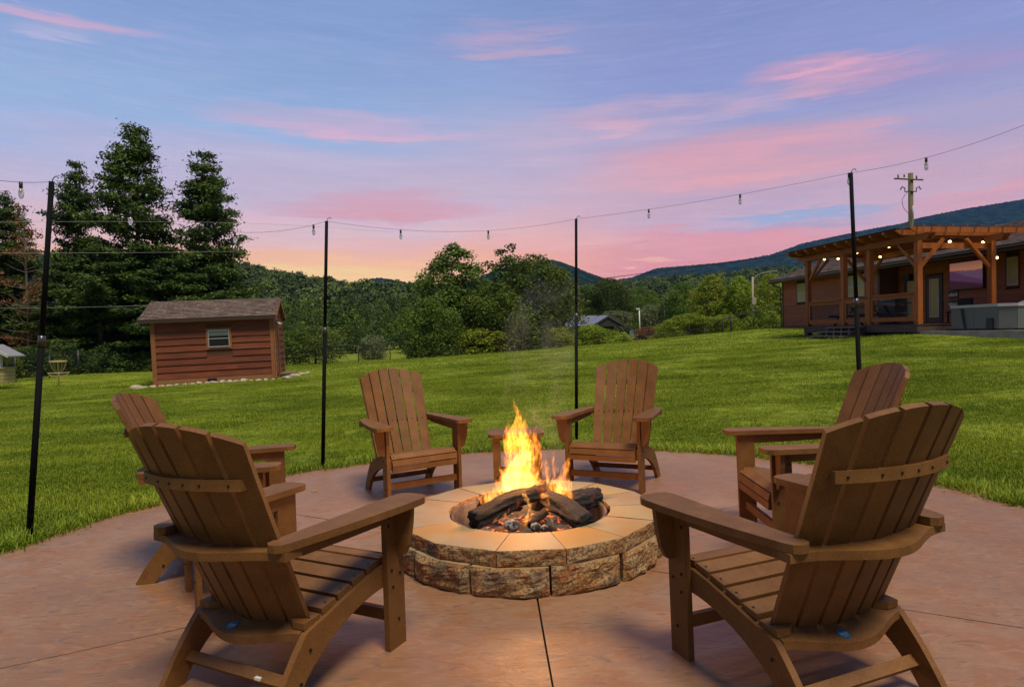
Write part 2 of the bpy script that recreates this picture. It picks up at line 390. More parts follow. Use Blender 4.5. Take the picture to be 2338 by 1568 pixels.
for i, a0 in enumerate(joints):
    a1 = joints[(i + 1) % 6] + (360 if i == 5 else 0)
    bm = bmesh.new(); pts = []
    off = .004
    n = 20
    t0 = Vector((math.cos(R(a0)), math.sin(R(a0)))); n0 = Vector((-t0.y, t0.x)); t1 = Vector((math.cos(R(a1)), math.sin(R(a1)))); n1_ = Vector((t1.y, -t1.x))
    mid = R((a0 + a1) / 2); pts.append(Vector((math.cos(mid), math.sin(mid))) * .30)
    pts.append(t0 * .3 + n0 * off)
    for q in np.linspace(.6, PR - .15, 6):
        pts.append(t0 * q + n0 * (off + .0018 * math.sin(q * 23 + i)))
    for q in range(n + 1):
        a = R(a0 + (a1 - a0) * q / n); rr = PR + .02 * math.sin(a * 3 + 1) + .012 * math.sin(a * 9)
        p = Vector((math.cos(a), math.sin(a))) * rr
        if q == 0: p += n0 * off
        if q == n: p += n1_ * off
        pts.append(p)
    for q in np.linspace(PR - .15, .6, 6): pts.append(t1 * q + n1_ * (off + .0018 * math.sin(q * 19 + i)))
    pts.append(t1 * .3 + n1_ * off)
    prism(bm, pts, lambda p: Vector((p.x, p.y, -.12)), lambda p: Vector((p.x, p.y, 0)))
    fin('slab', bm, M_PATIO, patio)
bm = bmesh.new(); prism(bm, [(math.cos(a) * (PR - .05), math.sin(a) * (PR - .05)) for a in np.linspace(0, 2 * math.pi, 48)[:-1]], lambda p: Vector((*p, -.13)), lambda p: Vector((*p, -.018)))
fin('joint_bed', bm, mat('joint_dirt', (.035, .022, .014), .9), patio)

# ================================================================== CHAIRS
def prism_x(bm, pts, x0, x1): prism(bm, pts, lambda p: Vector((x0, p[0], p[1])), lambda p: Vector((x1, p[0], p[1])))
def prism_z(bm, pts, z0, z1): prism(bm, pts, lambda p: Vector((p[0], p[1], z0)), lambda p: Vector((p[0], p[1], z1)))
def prism_y(bm, pts, y0, y1): prism(bm, pts, lambda p: Vector((p[0], y0, p[1])), lambda p: Vector((p[0], y1, p[1])))
def spline(pts, n=6, closed=False):
    pts = [Vector(p) for p in pts]; out = []; N = len(pts)
    for i in range(N if closed else N - 1):
        p0 = pts[(i - 1) % N] if (closed or i > 0) else pts[0]; p1 = pts[i]; p2 = pts[(i + 1) % N]; p3 = pts[(i + 2) % N] if (closed or i + 2 < N) else pts[-1]
        for k in range(n):
            t = k / n
            out.append(.5 * ((2 * p1) + (-p0 + p2) * t + (2 * p0 - 5 * p1 + 4 * p2 - p3) * t * t + (-p0 + 3 * p1 - 3 * p2 + p3) * t ** 3))
    if not closed: out.append(pts[-1])
    return out
def dots(bm, items, r=.0055, h=.0035):
    for p, d in items:
        p = Vector(p); d = Vector(d).normalized(); tube(bm, [p - d * .004, p + d * h], r, 8)
BK_Y0, BK_Z0 = -.125, .286                         # a point of the outer back edge; tilt below
TILT = math.atan2(.245, .592)
def back_pt(x, L, full=False):
    "point on the front surface of the back: x across, L along from BK_Z0"
    y = BK_Y0 - L * math.sin(TILT); z = BK_Z0 + L * math.cos(TILT)
    half = .232 + .032 * L / .64
    c = .044 + .026 * L / .64
    dy = -c * (1 - (x / half) ** 2)
    return Vector((x, y + dy * math.cos(TILT), z + dy * math.sin(TILT) * .0))
def make_chair(label):
    root = empty('adirondack_chair', label=label, cat='chair', group='brown adirondack chairs set around the fire pit')
    m = M_LUM; P = root
    # seat slats
    seat = [(-.135, .262, 2, .036), (-.058, .284, 9, .034), (.018, .303, 11, .034), (.094, .322, 11, .034), (.170, .339, 9, .034), (.240, .347, -4, .030), (.292, .334, -38, .022), (.318, .294, -74, .020), (.322, .248, -88, .019)]
    for i, (yc, zc, ang, hw) in enumerate(seat):
        bm = bmesh.new()
        if i == 0:
            pts = [(-.252, .036), (.252, .036), (.252, -.038), (.205, -.040), (.165, -.012), (.12, -.006), (0, -.004), (-.12, -.006), (-.165, -.012), (-.205, -.040), (-.252, -.038)]
            a = R(ang); prism(bm, pts, lambda p: Vector((p[0], yc + p[1] * math.cos(a), zc + p[1] * math.sin(a) - .022)), lambda p: Vector((p[0], yc + p[1] * math.cos(a), zc + p[1] * math.sin(a))))
        else:
            M = Matrix.Translation((0, yc, zc)) @ Matrix.Rotation(R(ang), 4, 'X'); box(bm, -.252, .252, -hw, hw, -.021, 0, M)
        so_ = fin('seat_slat', bm, m, P, bev=.0045, seg=2)
        if i < 7:
            bm = bmesh.new(); M = Matrix.Translation((0, yc, zc)) @ Matrix.Rotation(R(ang), 4, 'X')
            dots(bm, [(M @ Vector((s * .236, 0, 0)), M.to_3x3() @ Vector((0, 0, 1))) for s in (-1, 1)], .0045, .002)
            tag(fin('bolt', bm, M_BOLT, so_), kind='stuff')
    # back slats
    nS = 6
    for i in range(nS):
        L0 = -.075
        xa = (i - 2.5) / 3.0
        def edge(L, k): return (k - 3) / 3.0 * (.232 + .032 * L / .64)
        gap = .0058
        def ltop(x): return .715 - .068 * (abs(x) / .264) ** 2.1
        pts2 = []
        Ls = [L0, .12, .32, .5]
        lx = [edge(L, i) + gap for L in Ls]; rx = [edge(L, i + 1) - gap for L in Ls]
        xl = edge(.68, i) + gap; xr = edge(.68, i + 1) - gap
        top = [(xl + (xr - xl) * q, ltop(xl + (xr - xl) * q)) for q in (0, .2, .4, .6, .8, 1)]
        outline = [(x, L) for x, L in zip(lx, Ls)] + top + [(x, L) for x, L in zip(rx[::-1], Ls[::-1])]
        bm = bmesh.new()
        xc = (edge(.3, i) + edge(.3, i + 1)) / 2
        def fr(p, off):
            L = p[1]; half = .232 + .032 * L / .64; mid_ = (i + .5 - 3) / 3.0 * half; c = .044 + .026 * L / .64
            base = back_pt(mid_, L); slope = 2 * c * mid_ / half ** 2
            v = base + Vector((p[0] - mid_, slope * (p[0] - mid_), 0))
            nrm = Vector((-slope, 1, 0)).normalized(); nrm = Vector((nrm.x, nrm.y * math.cos(TILT), math.sin(TILT)))
            return v - nrm * off
        prism(bm, outline, lambda p: fr(p, 0), lambda p: fr(p, .021))
        so_ = fin('back_slat', bm, m, P, bev=.0045, seg=2)
        bm = bmesh.new(); mid_ = (i + .5 - 3) / 3.0 * .245
        n_ = Vector((0, math.cos(TILT), math.sin(TILT)))
        dots(bm, [(fr((mid_, .265), 0), n_)], .005, .002)
        tag(fin('bolt', bm, M_BOLT, so_), kind='stuff')
    # upper brace (vertical strip following the curve)
    def strip(name, Lc, h, th, half_x, extra=0.):
        bm = bmesh.new(); N = 14; ring = []
        for k in range(N + 1):
            x = -half_x + 2 * half_x * k / N
            p = back_pt(x, Lc) - Vector((0, .0225, 0)) - Vector((0, 0, .01))
            p2 = p - Vector((0, th, 0))
            ring.append([p + Vector((0, h * .0, h / 2)), p2 + Vector((0, 0, h / 2)), p2 - Vector((0, 0, h / 2)), p - Vector((0, 0, h / 2)) + Vector((0, .018, 0))])
        rv = [[bm.verts.new(v) for v in r] for r in ring]
        for a, b in zip(rv[:-1], rv[1:]):
            for q in range(4): bm.faces.new((a[q], a[(q + 1) % 4], b[(q + 1) % 4], b[q]))
        bm.faces.new(rv[0][::-1]); bm.faces.new(rv[-1])
        return fin(name, bm, m, P, bev=.004, seg=2), [r[1] - Vector((0, 0, h / 2)) for r in ring]
    ub, mids = strip('upper_brace', .515, .034, .018, .226)
    bm = bmesh.new()
    for k in range(6):
        q = mids[min(14, max(0, int(round((k + .5) / 6 * 14))))]
        dots(bm, [(q + Vector((0, -.001, 0)), (0, -1, 0))], .0040, .002)
    tag(fin('bolt', bm, M_BOLT, ub), kind='stuff')
    # arm-level brace (flat curved board)
    zt = .534
    L = (zt - BK_Z0) / math.cos(TILT)
    inner = []; outer = []
    for k in range(17):
        x = -.312 + .624 * k / 16
        c = (1 + math.cos(math.pi * min(1, abs(x) / .30))) / 2
        inner.append((x, -.226 - .082 * c)); outer.append((x, -.296 - .094 * c))
    bm = bmesh.new(); prism_z(bm, inner + outer[::-1], zt - .026, zt); fin('rear_arm_brace', bm, m, P, bev=.006, seg=2)
    # lower brace
    inner = []; outer = []
    for k in range(17):
        x = -.242 + .484 * k / 16
        c = (1 + math.cos(math.pi * min(1, abs(x) / .242))) / 2
        inner.append((x, -.100 - .075 * c)); outer.append((x, -.186 - .068 * c ** .75))
    bm = bmesh.new(); prism(bm, inner + outer[::-1], lambda p: Vector((p[0], p[1], .205 + (p[1] + .19) * .25)), lambda p: Vector((p[0], p[1], .231 + (p[1] + .19) * .25))); lb = fin('seat_back_brace', bm, m, P, bev=.006, seg=2)
    bm = bmesh.new(); Ms = Matrix.Translation((-.035, -.214, .2315 + (-.214 + .19) * .25)) @ Matrix.Rotation(math.atan(.25), 4, 'X')
    tube(bm, [Ms @ Vector((0, 0, -.001)), Ms @ Vector((0, 0, .0012))], .021, 24)
    st = fin('sticker', bm, mat('sticker_blue', (.02, .12, .20), .45), lb)
    bm = bmesh.new()
    for q in range(5): box(bm, -.013 + q * .0056, -.0095 + q * .0056, -.006, .005, .0013, .0018, Ms)
    for q in range(4): box(bm, -.009 + q * .005, -.006 + q * .005, -.012, -.009, .0013, .0018, Ms)
    fin('sticker_print', bm, mat('sticker_print_pale', (.25, .38, .45), .5), st)
    # per side parts
    for s in (1, -1):
        arm = [(.238, -.27), (.243, -.298), (.262, -.312), (.285, -.312), (.303, -.300), (.314, -.272), (.330, -.18), (.350, -.06), (.368, .08), (.380, .2), (.386, .3), (.384, .335), (.372, .362), (.345, .374), (.285, .374), (.26, .364), (.248, .34), (.246, .28), (.246, .15), (.243, 0), (.24, -.15)]
        bm = bmesh.new(); prism_z(bm, [(s * x, y) for x, y in arm], .536, .561); fin('armrest', bm, m, P, smooth=False, bev=.008, seg=3)
        rail = [(.215, .534), (.215, .482), (.0, .488), (-.20, .496), (-.262, .508), (-.262, .534)]
        bm = bmesh.new(); prism_x(bm, rail, s * .268, s * .290); fin('arm_rail', bm, m, P, bev=.003)
        leg = [(.209, 0), (.309, 0), (.313, .534), (.213, .534)]
        bm = bmesh.new(); prism_x(bm, leg, s * .2685, s * .2925); lo_ = fin('front_leg', bm, m, P, bev=.004, seg=2)
        bm = bmesh.new()
        dots(bm, [((s * .2925, y, z), (s, 0, 0)) for y, z in ((.235, .30), (.285, .275), (.24, .235), (.268, .105), (.23, .50), (.225, .47))])
        tag(fin('bolt', bm, M_BOLT, lo_), kind='stuff')
        br = [(.293, .534), (.366, .534), (.360, .47), (.345, .39), (.325, .352), (.305, .345), (.293, .352)]
        bm = bmesh.new(); prism_y(bm, [(s * x, z) for x, z in br], .272, .295); fin('arm_bracket', bm, m, P, bev=.004, seg=2)
        bot = spline([(-.252, 0), (-.215, .052), (-.165, .105), (-.10, .150), (-.02, .190), (.08, .222), (.18, .238), (.298, .240)], 3)
        topp = [(.298, .318), (.262, .322), (.205, .322), (.13, .308), (.055, .290), (-.02, .271), (-.095, .251), (-.165, .236), (-.180, .228)]
        tl = spline([(-.180, .228), (-.235, .165), (-.290, .090), (-.330, .025), (-.340, .010)], 3)[1:]
        outl = [tuple(p)[:2] for p in [Vector((*q, 0)) if len(q) == 2 else q for q in bot]] + topp + [tuple(p)[:2] for p in tl] + [(-.338, 0)]
        bm = bmesh.new(); prism_x(bm, outl, s * .2435, s * .2675); ro_ = fin('rear_leg', bm, m, P, bev=.004, seg=2)
        bm = bmesh.new()
        dots(bm, [((s * .2675, y, z), (s, 0, 0)) for y, z in ((-.165, .175), (-.21, .085))], .006)
        tag(fin('bolt', bm, M_BOLT, ro_), kind='stuff')
    obox('front_stretcher', -.268, .268, .250, .273, .095, .140, m, P, bev=.004)
    bm = bmesh.new(); box(bm, -.2435, .2435, -.018, .018, -.012, .012, Matrix.Translation((0, -.225, .085)) @ Matrix.Rotation(R(38), 4, 'X')); fin('rear_stretcher', bm, m, P, bev=.009, seg=3)
    return root
chairs = [(-.856, 2.318, -26.9, 'brown slatted adirondack chair nearest the camera on the left, seen from behind beside the flames'),
          (.927, 2.131, 21.2, 'brown slatted adirondack chair nearest the camera on the right, seen from behind'),
          (-.827, 4.949, -150.5, 'brown adirondack chair beyond the fire pit in front of the shed lawn, facing the camera'),
          (.773, 4.962, 153.2, 'brown adirondack chair beyond the fire pit in front of a thin post, facing the camera'),
          (-1.647, 3.49, -77.7, 'brown adirondack chair in side view at left, half hidden by the nearer chair'),
          (1.615, 3.484, 87.5, 'brown adirondack chair in side view at right, half hidden by the nearer chair')]
ch0 = None
for i, (x, y, a, lab) in enumerate(chairs):
    if ch0 is None: c = ch0 = make_chair(lab)
    else: c = copy_tree(ch0)
    c['label'] = lab
    c.matrix_world = PM @ Matrix.Translation((x, y, 0)) @ Matrix.Rotation(R(a), 4, 'Z')

# small white tag on the rear stretcher of the near left chair, a fallen leaf on the patio
obox('paper_tag', .10, .124, -.248, -.237, .084, .0925, mat('white_tag', (.6, .6, .58), .5), ch0, bev=.002)
bm = bmesh.new(); prism(bm, [(-.03, 0), (-.01, .014), (.015, .012), (.034, .002), (.012, -.012), (-.014, -.013)], lambda p: Vector((p[0], p[1], .002 + .006 * abs(p[0]) / .03)), lambda p: Vector((p[0], p[1], .0035 + .006 * abs(p[0]) / .03)))
lf = fin('fallen_leaf', bm, mat('dry_leaf', (.35, .24, .05), .7)); lf.matrix_world = PM @ Matrix.Translation((-1.62, 5.05, 0)); tag(lf, 'small dry yellow leaf lying on the patio left of the far left chair', 'leaf')

# side tables
def make_table(label):
    root = empty('side_table', label=label, cat='side table', group='small brown side tables between the chairs'); m = M_LUM
    bm = bmesh.new(); pts = []
    for cx, cy, a0 in ((.135, .105, 0), (-.135, .105, 90), (-.135, -.105, 180), (.135, -.105, 270)):
        for q in range(6): a = R(a0 + 18 * q); pts.append((cx + .075 * math.cos(a), cy + .07 * math.sin(a)))
    prism_z(bm, pts, .425, .449); fin('table_top', bm, m, root, bev=.006, seg=2)
    for sx in (-1, 1):
        for sy in (-1, 1):
            lg = obox('leg', sx * .150 - .029, sx * .150 + .029, sy * .130 - .012, sy * .130 + .012, 0, .424, m, root, bev=.003)
            bm = bmesh.new(); dots(bm, [((sx * .150, sy * .142, z), (0, sy, 0)) for z in (.13, .39)]); tag(fin('bolt', bm, M_BOLT, lg), kind='stuff')
        obox('side_rail', sx * .150 - .011, sx * .150 + .011, -.1175, .1175, .14, .175, m, root, bev=.003)
    obox('stretcher', -.1385, .1385, -.05, -.02, .145, .17, m, root, bev=.003)
    obox('stretcher', -.1385, .1385, .02, .05, .145, .17, m, root, bev=.003)
    obox('apron', -.1525, .1525, -.012, .012, .385, .424, m, root, bev=.003)
    return root
tb0 = None
for x, y, a, lab in ((0.0, 4.86, 2, 'small brown side table behind the flames, between the two far chairs'),
                     (-1.42, 3.02, 125, 'small brown side table almost hidden behind the back of the near left chair'),
                     (1.46, 2.83, -120, 'small brown side table almost hidden behind the back of the near right chair')):
    tb = tb0 = make_table(lab) if tb0 is None else tb0
    if lab[0:35] != tb0['label'][0:35]: tb = copy_tree(tb0); tb['label'] = lab
    tb.matrix_world = PM @ Matrix.Translation((x, y, 0)) @ Matrix.Rotation(R(a), 4, 'Z')
#@@PIT
# ================================================================== FIRE PIT
PITC = (.057, 3.53)
def stone_mat(name, tone, face):
    m = bpy.data.materials.new(name); m.use_nodes = True; k = NT(m.node_tree); b = k.n['Principled BSDF']
    tc = k.new('ShaderNodeTexCoord').outputs['Object']; oi = k.new('ShaderNodeObjectInfo').outputs['Random']
    ofs = k.new('ShaderNodeCombineXYZ'); k.put(ofs.inputs[0], k.math('MULTIPLY', oi, 37.0)); k.put(ofs.inputs[1], k.math('MULTIPLY', oi, 91.0))
    va = k.new('ShaderNodeVectorMath', operation='ADD'); k.put(va.inputs[0], tc); k.put(va.inputs[1], ofs.outputs[0]); v = va.outputs[0]
    if face:
        a = k.noise(v, 6, 4, .6); d = k.noise(v, 75, 5, .75); e = k.noise(v, 14, 5, .65, .6)
        c = k.mix(k.smooth(a, .38, .62), (.36, .20, .075), (.38, .26, .13))
        c = k.mix(k.smooth(e, .50, .62), c, (.30, .115, .03))
        c = k.mix(k.math('MULTIPLY', k.smooth(d, .46, .60), .9), c, (.07, .045, .025))
        c = k.mix(k.math('MULTIPLY', k.smooth(k.noise(v, 3.3, 3, .5), .55, .66), .6), c, (.06, .055, .05))
        r = .85; bs = 1.0; sc = 55; dist = .012
    else:
        a = k.noise(v, 2.5, 4, .6); d = k.noise(k.mapping(v, (1, 3, 1)), 20, 5, .7)
        c = k.mix(k.smooth(a, .4, .62), (.27, .215, .115), (.28, .17, .065))
        c = k.mix(k.math('MULTIPLY', k.smooth(d, .48, .72), .55), c, (.22, .16, .09))
        tint = k.new('ShaderNodeHueSaturation'); k.put(tint.inputs['Color'], c); k.put(tint.inputs['Value'], k.math('ADD', .88, k.math('MULTIPLY', oi, .22))); k.put(tint.inputs['Saturation'], k.math('ADD', .8, k.math('MULTIPLY', oi, .35))); c = tint.outputs[0]
        r = .62; bs = .3; sc = 90; dist = .004
    k.put(b.inputs['Base Color'], c); b.inputs['Roughness'].default_value = r; b.inputs['Specular IOR Level'].default_value = .35
    bn = k.new('ShaderNodeBump'); bn.inputs['Strength'].default_value = bs; bn.inputs['Distance'].default_value = dist
    k.put(bn.inputs['Height'], k.noise(v, sc, 6, .7)); k.put(b.inputs['Normal'], bn.outputs[0]); return m
M_TOP = stone_mat('paver_top', 0, False); M_SPLIT = stone_mat('split_face_stone', 0, True)
pit = empty('fire_pit', label='round fire pit of tan and brown stone blocks in the patio centre', cat='fire pit', mtx=PM @ Matrix.Translation((*PITC, 0)))
def ring_stone(name, a0, a1, r0, r1, z0, z1, rough, bulge, seed, chord=True, cuts=9, topflat=True):
    bm = bmesh.new(); bmesh.ops.create_cube(bm, size=1.0)
    bmesh.ops.subdivide_edges(bm, edges=bm.edges[:], cuts=cuts, use_grid_fill=True)
    bm.normal_update(); am = (a0 + a1) / 2; ha = (a1 - a0) / 2
    for f in bm.faces: f.material_index = 0 if f.normal.z > .7 else 1
    for v in bm.verts:
        a = v.co.x * 2 * ha; q = v.co.y + .5; h = v.co.z + .5          # q: 0 inner .. 1 outer
        ro = r1 * (math.cos(ha) / math.cos(a)) if chord else r1
        rr = r0 + (ro - r0) * q
        z = z0 + (z1 - z0) * h
        ex = min(abs(v.co.x + .5), abs(.5 - v.co.x)); ez = min(h, 1 - h)
        p = Vector((math.cos(am + a) * rr, math.sin(am + a) * rr, z))
        if q > .95:
            nz = mnoise.fractal(p * 16 + Vector((seed, 0, 0)), .9, 2.1, 4) * rough + mnoise.noise(p * 60 + Vector((0, seed, 0))) * rough * .35
            edge = min(1, ex * 7) * 1.0
            ed = min(1, min(ex * 8, ez * 6 + .15))
            d = bulge * ed + nz * (.35 + .65 * ed)
            p += Vector((math.cos(am + a), math.sin(am + a), 0)) * d
        elif q < .05:
            p += Vector((math.cos(am + a), math.sin(am + a), 0)) * mnoise.noise(p * 30) * .006
        if h > .95: p.z += mnoise.noise(p * 7 + Vector((seed, 3, 0))) * .0012
        v.co = p
    return fin(name, bm, [M_TOP, M_SPLIT], pit)
for i in range(12):
    g0, g1 = .007 + .004 * random.random(), .007 + .004 * random.random()
    if i == 1: g1 = .018
    if i == 2: g0 = .014
    ring_stone('wall_stone', R(-114 + 30 * i) + g0, R(-84 + 30 * i) - g1, .50, .712 + random.uniform(-.006, .006), 0.0, .134 + random.uniform(-.002, .001), .016, .018, i * 3.7, chord=False)
for i in range(14):
    dz = random.uniform(0, .0035)
    ring_stone('cap_stone', R(-103.5 + 360 / 14 * i) + .0035, R(-103.5 + 360 / 14 * (i + 1)) - .0035, .447 + random.uniform(-.006, .006), .708 + random.uniform(-.003, .004), .1365, .206 + dz, .009, .004, 50 + i * 2.9)
M_STEEL = mat('sooty_steel', (.20, .17, .14), .5, (.07, .05, .04), 6, 5, metal=.5, bump=.2)
bm = bmesh.new(); n = 64; prof = [(.405, .0), (.418, .185), (.424, .1965), (.433, .197), (.436, .190), (.432, .184), (.424, .182), (.411, .0)]
rings = [[bm.verts.new((math.cos(2 * math.pi * i / n) * r * (1 + .006 * math.sin(3 * 2 * math.pi * i / n)), math.sin(2 * math.pi * i / n) * r, z + .004 * math.sin(2 * math.pi * i / n * 2))) for r, z in prof] for i in range(n)]
for i in range(n):
    for j in range(len(prof) - 1): bm.faces.new((rings[i][j], rings[(i + 1) % n][j], rings[(i + 1) % n][j + 1], rings[i][j + 1]))
fin('steel_ring', bm, M_STEEL, pit, smooth=True)
# ash bed with embers
M_ASH = mat('ash_and_embers', (.10, .085, .075), .95, (.025, .02, .018), 14, 6, bump=1.0, bscale=40)
k = NT(M_ASH.node_tree); tc = k.new('ShaderNodeTexCoord').outputs['Object']; b_ = k.n['Principled BSDF']
k.put(b_.inputs['Emission Color'], (1.0, .16, .02, 1)); k.put(b_.inputs['Emission Strength'], k.math('MULTIPLY', k.smooth(k.noise(tc, 13, 4, .7), .54, .66), 2.2))
bm = bmesh.new(); bmesh.ops.create_grid(bm, x_segments=60, y_segments=60, size=.41)
for v in bm.verts:
    r = v.co.length
    v.co.z = .075 + .03 * mnoise.fractal(v.co * 9, 1, 2, 4) + .05 * max(0, 1 - r / .25)
bmesh.ops.delete(bm, geom=[v for v in bm.verts if v.co.length > .40], context='VERTS')
tag(fin('ash_bed', bm, M_ASH, pit, smooth=True), kind='stuff')
bpy.context.view_layer.update()

# logs
def bark(name, c1, c2, c3, glow):
    m = bpy.data.materials.new(name); m.use_nodes = True; k = NT(m.node_tree); b = k.n['Principled BSDF']
    tc = k.new('ShaderNodeTexCoord').outputs['Object']; v = k.mapping(tc, (1.0, 5, 5))
    a = k.noise(v, 9, 6, .7, 1.0); d = k.noise(v, 26, 5, .75, .5); e = k.noise(tc, 7, 4, .6)
    c = k.mix(k.smooth(a, .4, .62), c1, c2); c = k.mix(k.smooth(d, .60, .74), c, c3)
    k.put(b.inputs['Base Color'], c); b.inputs['Roughness'].default_value = .85
    bn = k.new('ShaderNodeBump'); bn.inputs['Strength'].default_value = 1.0; bn.inputs['Distance'].default_value = .02
    k.put(bn.inputs['Height'], k.math('ADD', a, k.math('MULTIPLY', d, .6))); k.put(b.inputs['Normal'], bn.outputs[0])
    if glow:
        b.inputs['Emission Color'].default_value = (1, .14, .015, 1); k.put(b.inputs['Emission Strength'], k.math('MULTIPLY', k.smooth(e, .60, .70), glow))
    return m
M_BARK = bark('charred_bark', (.008, .006, .005), (.026, .016, .011), (.10, .068, .045), .18)
M_CHAR = bark('charcoal_bark', (.010, .010, .011), (.030, .028, .028), (.20, .18, .17), .08)
def log(p0, p1, w_, h_, m, label, seed, square=.5, taper=1.0):
    p0, p1 = Vector(p0), Vector(p1); L = (p1 - p0).length; bm = bmesh.new(); N = 36; S = 44; rings = []
    for i in range(N + 1):
        x = -L / 2 + L * i / N; ring = []
        sc = 1 + (taper - 1) * i / N
        for j in range(S):
            a = 2 * math.pi * j / S; ca, sa = math.cos(a), math.sin(a)
            q = (abs(ca) ** (2 / (1 - square + .35)) + abs(sa) ** (2 / (1 - square + .35))) ** (-(1 - square + .35) / 2)
            p = Vector((x, ca * q * w_ / 2 * sc, sa * q * h_ / 2 * sc))
            nz = mnoise.fractal(Vector((x * 5, p.y * 22, p.z * 22)) + Vector((seed * 9, 0, 0)), .8, 2.2, 5)
            rg_ = .5 - abs(mnoise.noise(Vector((x * 3, p.y * 30, p.z * 30)) + Vector((seed * 4, 1, 0)))); p.y *= 1 + .26 * nz + .34 * (rg_ - .35); p.z *= 1 + .26 * nz + .34 * (rg_ - .35)
            ring.append(bm.verts.new(p + Vector((.020 * mnoise.noise(p * 40) * (1 if i in (0, N) else .3), 0, .012 * math.sin(x * 9 + seed)))))
        rings.append(ring)
    for i in range(N):
        for j in range(S): bm.faces.new((rings[i][j], rings[i][(j + 1) % S], rings[i + 1][(j + 1) % S], rings[i + 1][j]))
    for rg, s in ((rings[0], -1), (rings[-1], 1)):
        c = bm.verts.new(Vector((s * (L / 2 - .008), 0, 0)))
        for j in range(S): bm.faces.new((rg[j], rg[(j + 1) % S], c))
    o = fin('firewood_log', bm, m, None, smooth=True)
    d = (p1 - p0).normalized(); o.matrix_world = Matrix.Translation((p0 + p1) / 2) @ d.to_track_quat('X', 'Z').to_matrix().to_4x4()
    return tag(o, label, 'log', 'charred logs burning in the pit')
log(at(1079, 1181, 3.24), at(1243, 1120, 3.58), .105, .092, M_BARK, 'long dark brown log leaning up across the fire from lower left', 1)
log(at(1254, 1141, 3.50), at(1334, 1194, 3.20), .11, .098, M_CHAR, 'black crusty log sloping down towards the front right of the fire', 2)
log(at(1300, 1150, 3.60), at(1356, 1128, 3.72), .14, .11, M_CHAR, 'short blocky charcoal log at the right back rim of the ring', 3, .7)
log(at(1232, 1165, 3.62), at(1248, 1103, 3.66), .10, .10, M_BARK, 'short charred log end standing up behind the crossing logs', 4)
log(at(1095, 1140, 3.62), at(1190, 1150, 3.66), .08, .07, M_BARK, 'thin log burning at the left back under low flames', 5)
log(at(1208, 1192, 3.30), at(1250, 1166, 3.42), .045, .045, M_BARK, 'thin pinkish grey stick between the two front logs', 6)
def chunk(p, r, lab, seed):
    bm = bmesh.new(); bmesh.ops.create_icosphere(bm, subdivisions=3, radius=r)
    for v in bm.verts: v.co *= 1 + .35 * mnoise.fractal(v.co * 14 + Vector((seed, 0, 0)), .8, 2, 4); v.co.z *= .8
    o = fin('ember_chunk', bm, mat('ash_chunk', (.30, .28, .27), .95, (.04, .03, .03), 26, 5, bump=1.0, bscale=90, lo=.45, hi=.55), None, smooth=True)
    o.location = p; tag(o, lab, 'ash chunk', 'grey ash covered chunks at the front of the fire')
chunk(at(1171, 1196, 3.20), .040, 'ash grey chunk at the front inside the ring, left one', 1)
chunk(at(1222, 1203, 3.18), .028, 'smaller ash grey chunk at the front inside the ring', 5)
chunk(at(1243, 1204, 3.17), .020, 'tiny ash grey chunk beside the front of the black log', 9)
# flames: closed tongues filled with glowing gas
def flame_mat(name, col, k_, soft):
    m = bpy.data.materials.new(name); m.use_nodes = True; k = NT(m.node_tree); k.n.clear()
    out = k.new('ShaderNodeOutputMaterial'); em = k.new('ShaderNodeEmission'); tc = k.new('ShaderNodeTexCoord').outputs['Object']
    a = k.noise(k.mapping(tc, (1, 1, .38)), 26, 3, .6, 1.2); bb = k.noise(k.mapping(tc, (1, 1, .45)), 62, 2, .5, .8)
    s = k.math('MULTIPLY', k.smooth(a, .45, .60), k.math('ADD', .35, k.smooth(bb, .35, .65)))
    k.put(em.inputs[0], (*col, 1)); k.put(em.inputs[1], k.math('ADD', k.math('MULTIPLY', s, k_), k_ * soft)); k.l.new(em.outputs[0], out.inputs['Volume'])
    return m
M_FL = flame_mat('flame_gas', (1.0, .29, .03), 62, .04)
M_FLC = flame_mat('flame_core_gas', (1.0, .42, .08), 62, .05)
fl = empty('campfire_flames', at(1190, 1160, 3.5), label='tall orange and yellow flames rising from the logs in the pit', cat='flames')
def tongue(pts, m, seed, flat=.8):
    "pts: (u, v, half width px, Y)"
    P = [at(u, v, Y_) for u, v, hw, Y_ in pts]; Wd = [hw * Y_ / FPX for u, v, hw, Y_ in pts]
    c3 = spline(P, 5); ws = [float(x) for x in np.interp(np.linspace(0, len(pts) - 1, len(c3)), range(len(pts)), Wd)]
    bm = bmesh.new(); S = 14; rings = []; o = P[0].copy()
    for i, (c, wd) in enumerate(zip(c3, ws)):
        wd = max(wd, .0012); ring = []
        for j in range(S):
            a = 2 * math.pi * j / S; p = Vector((math.cos(a) * wd, math.sin(a) * wd * flat, 0))
            q = c + p; nz = mnoise.noise(Vector((q.x * 14, q.y * 14, q.z * 8)) + Vector((seed * 5, 0, 0)))
            ring.append(bm.verts.new(q + p * .75 * nz + Vector((.020 * mnoise.noise(Vector((seed, c.z * 11, 0))), 0, 0)) - o))
        rings.append(ring)
    for a, b in zip(rings[:-1], rings[1:]):
        for j in range(S): bm.faces.new((a[j], a[(j + 1) % S], b[(j + 1) % S], b[j]))
    bm.faces.new(rings[0][::-1]); bm.faces.new(rings[-1])
    ob = fin('flame_tongue', bm, m, None, smooth=True); ob.parent = fl; ob.location = o - Vector(fl.location); return ob
tongue([(1190, 1135, 26, 3.60), (1188, 1085, 36, 3.60), (1190, 1035, 30, 3.6), (1184, 990, 22, 3.6), (1180, 955, 14, 3.6), (1176, 925, 4, 3.6), (1175, 912, .5, 3.6)], M_FL, 1)
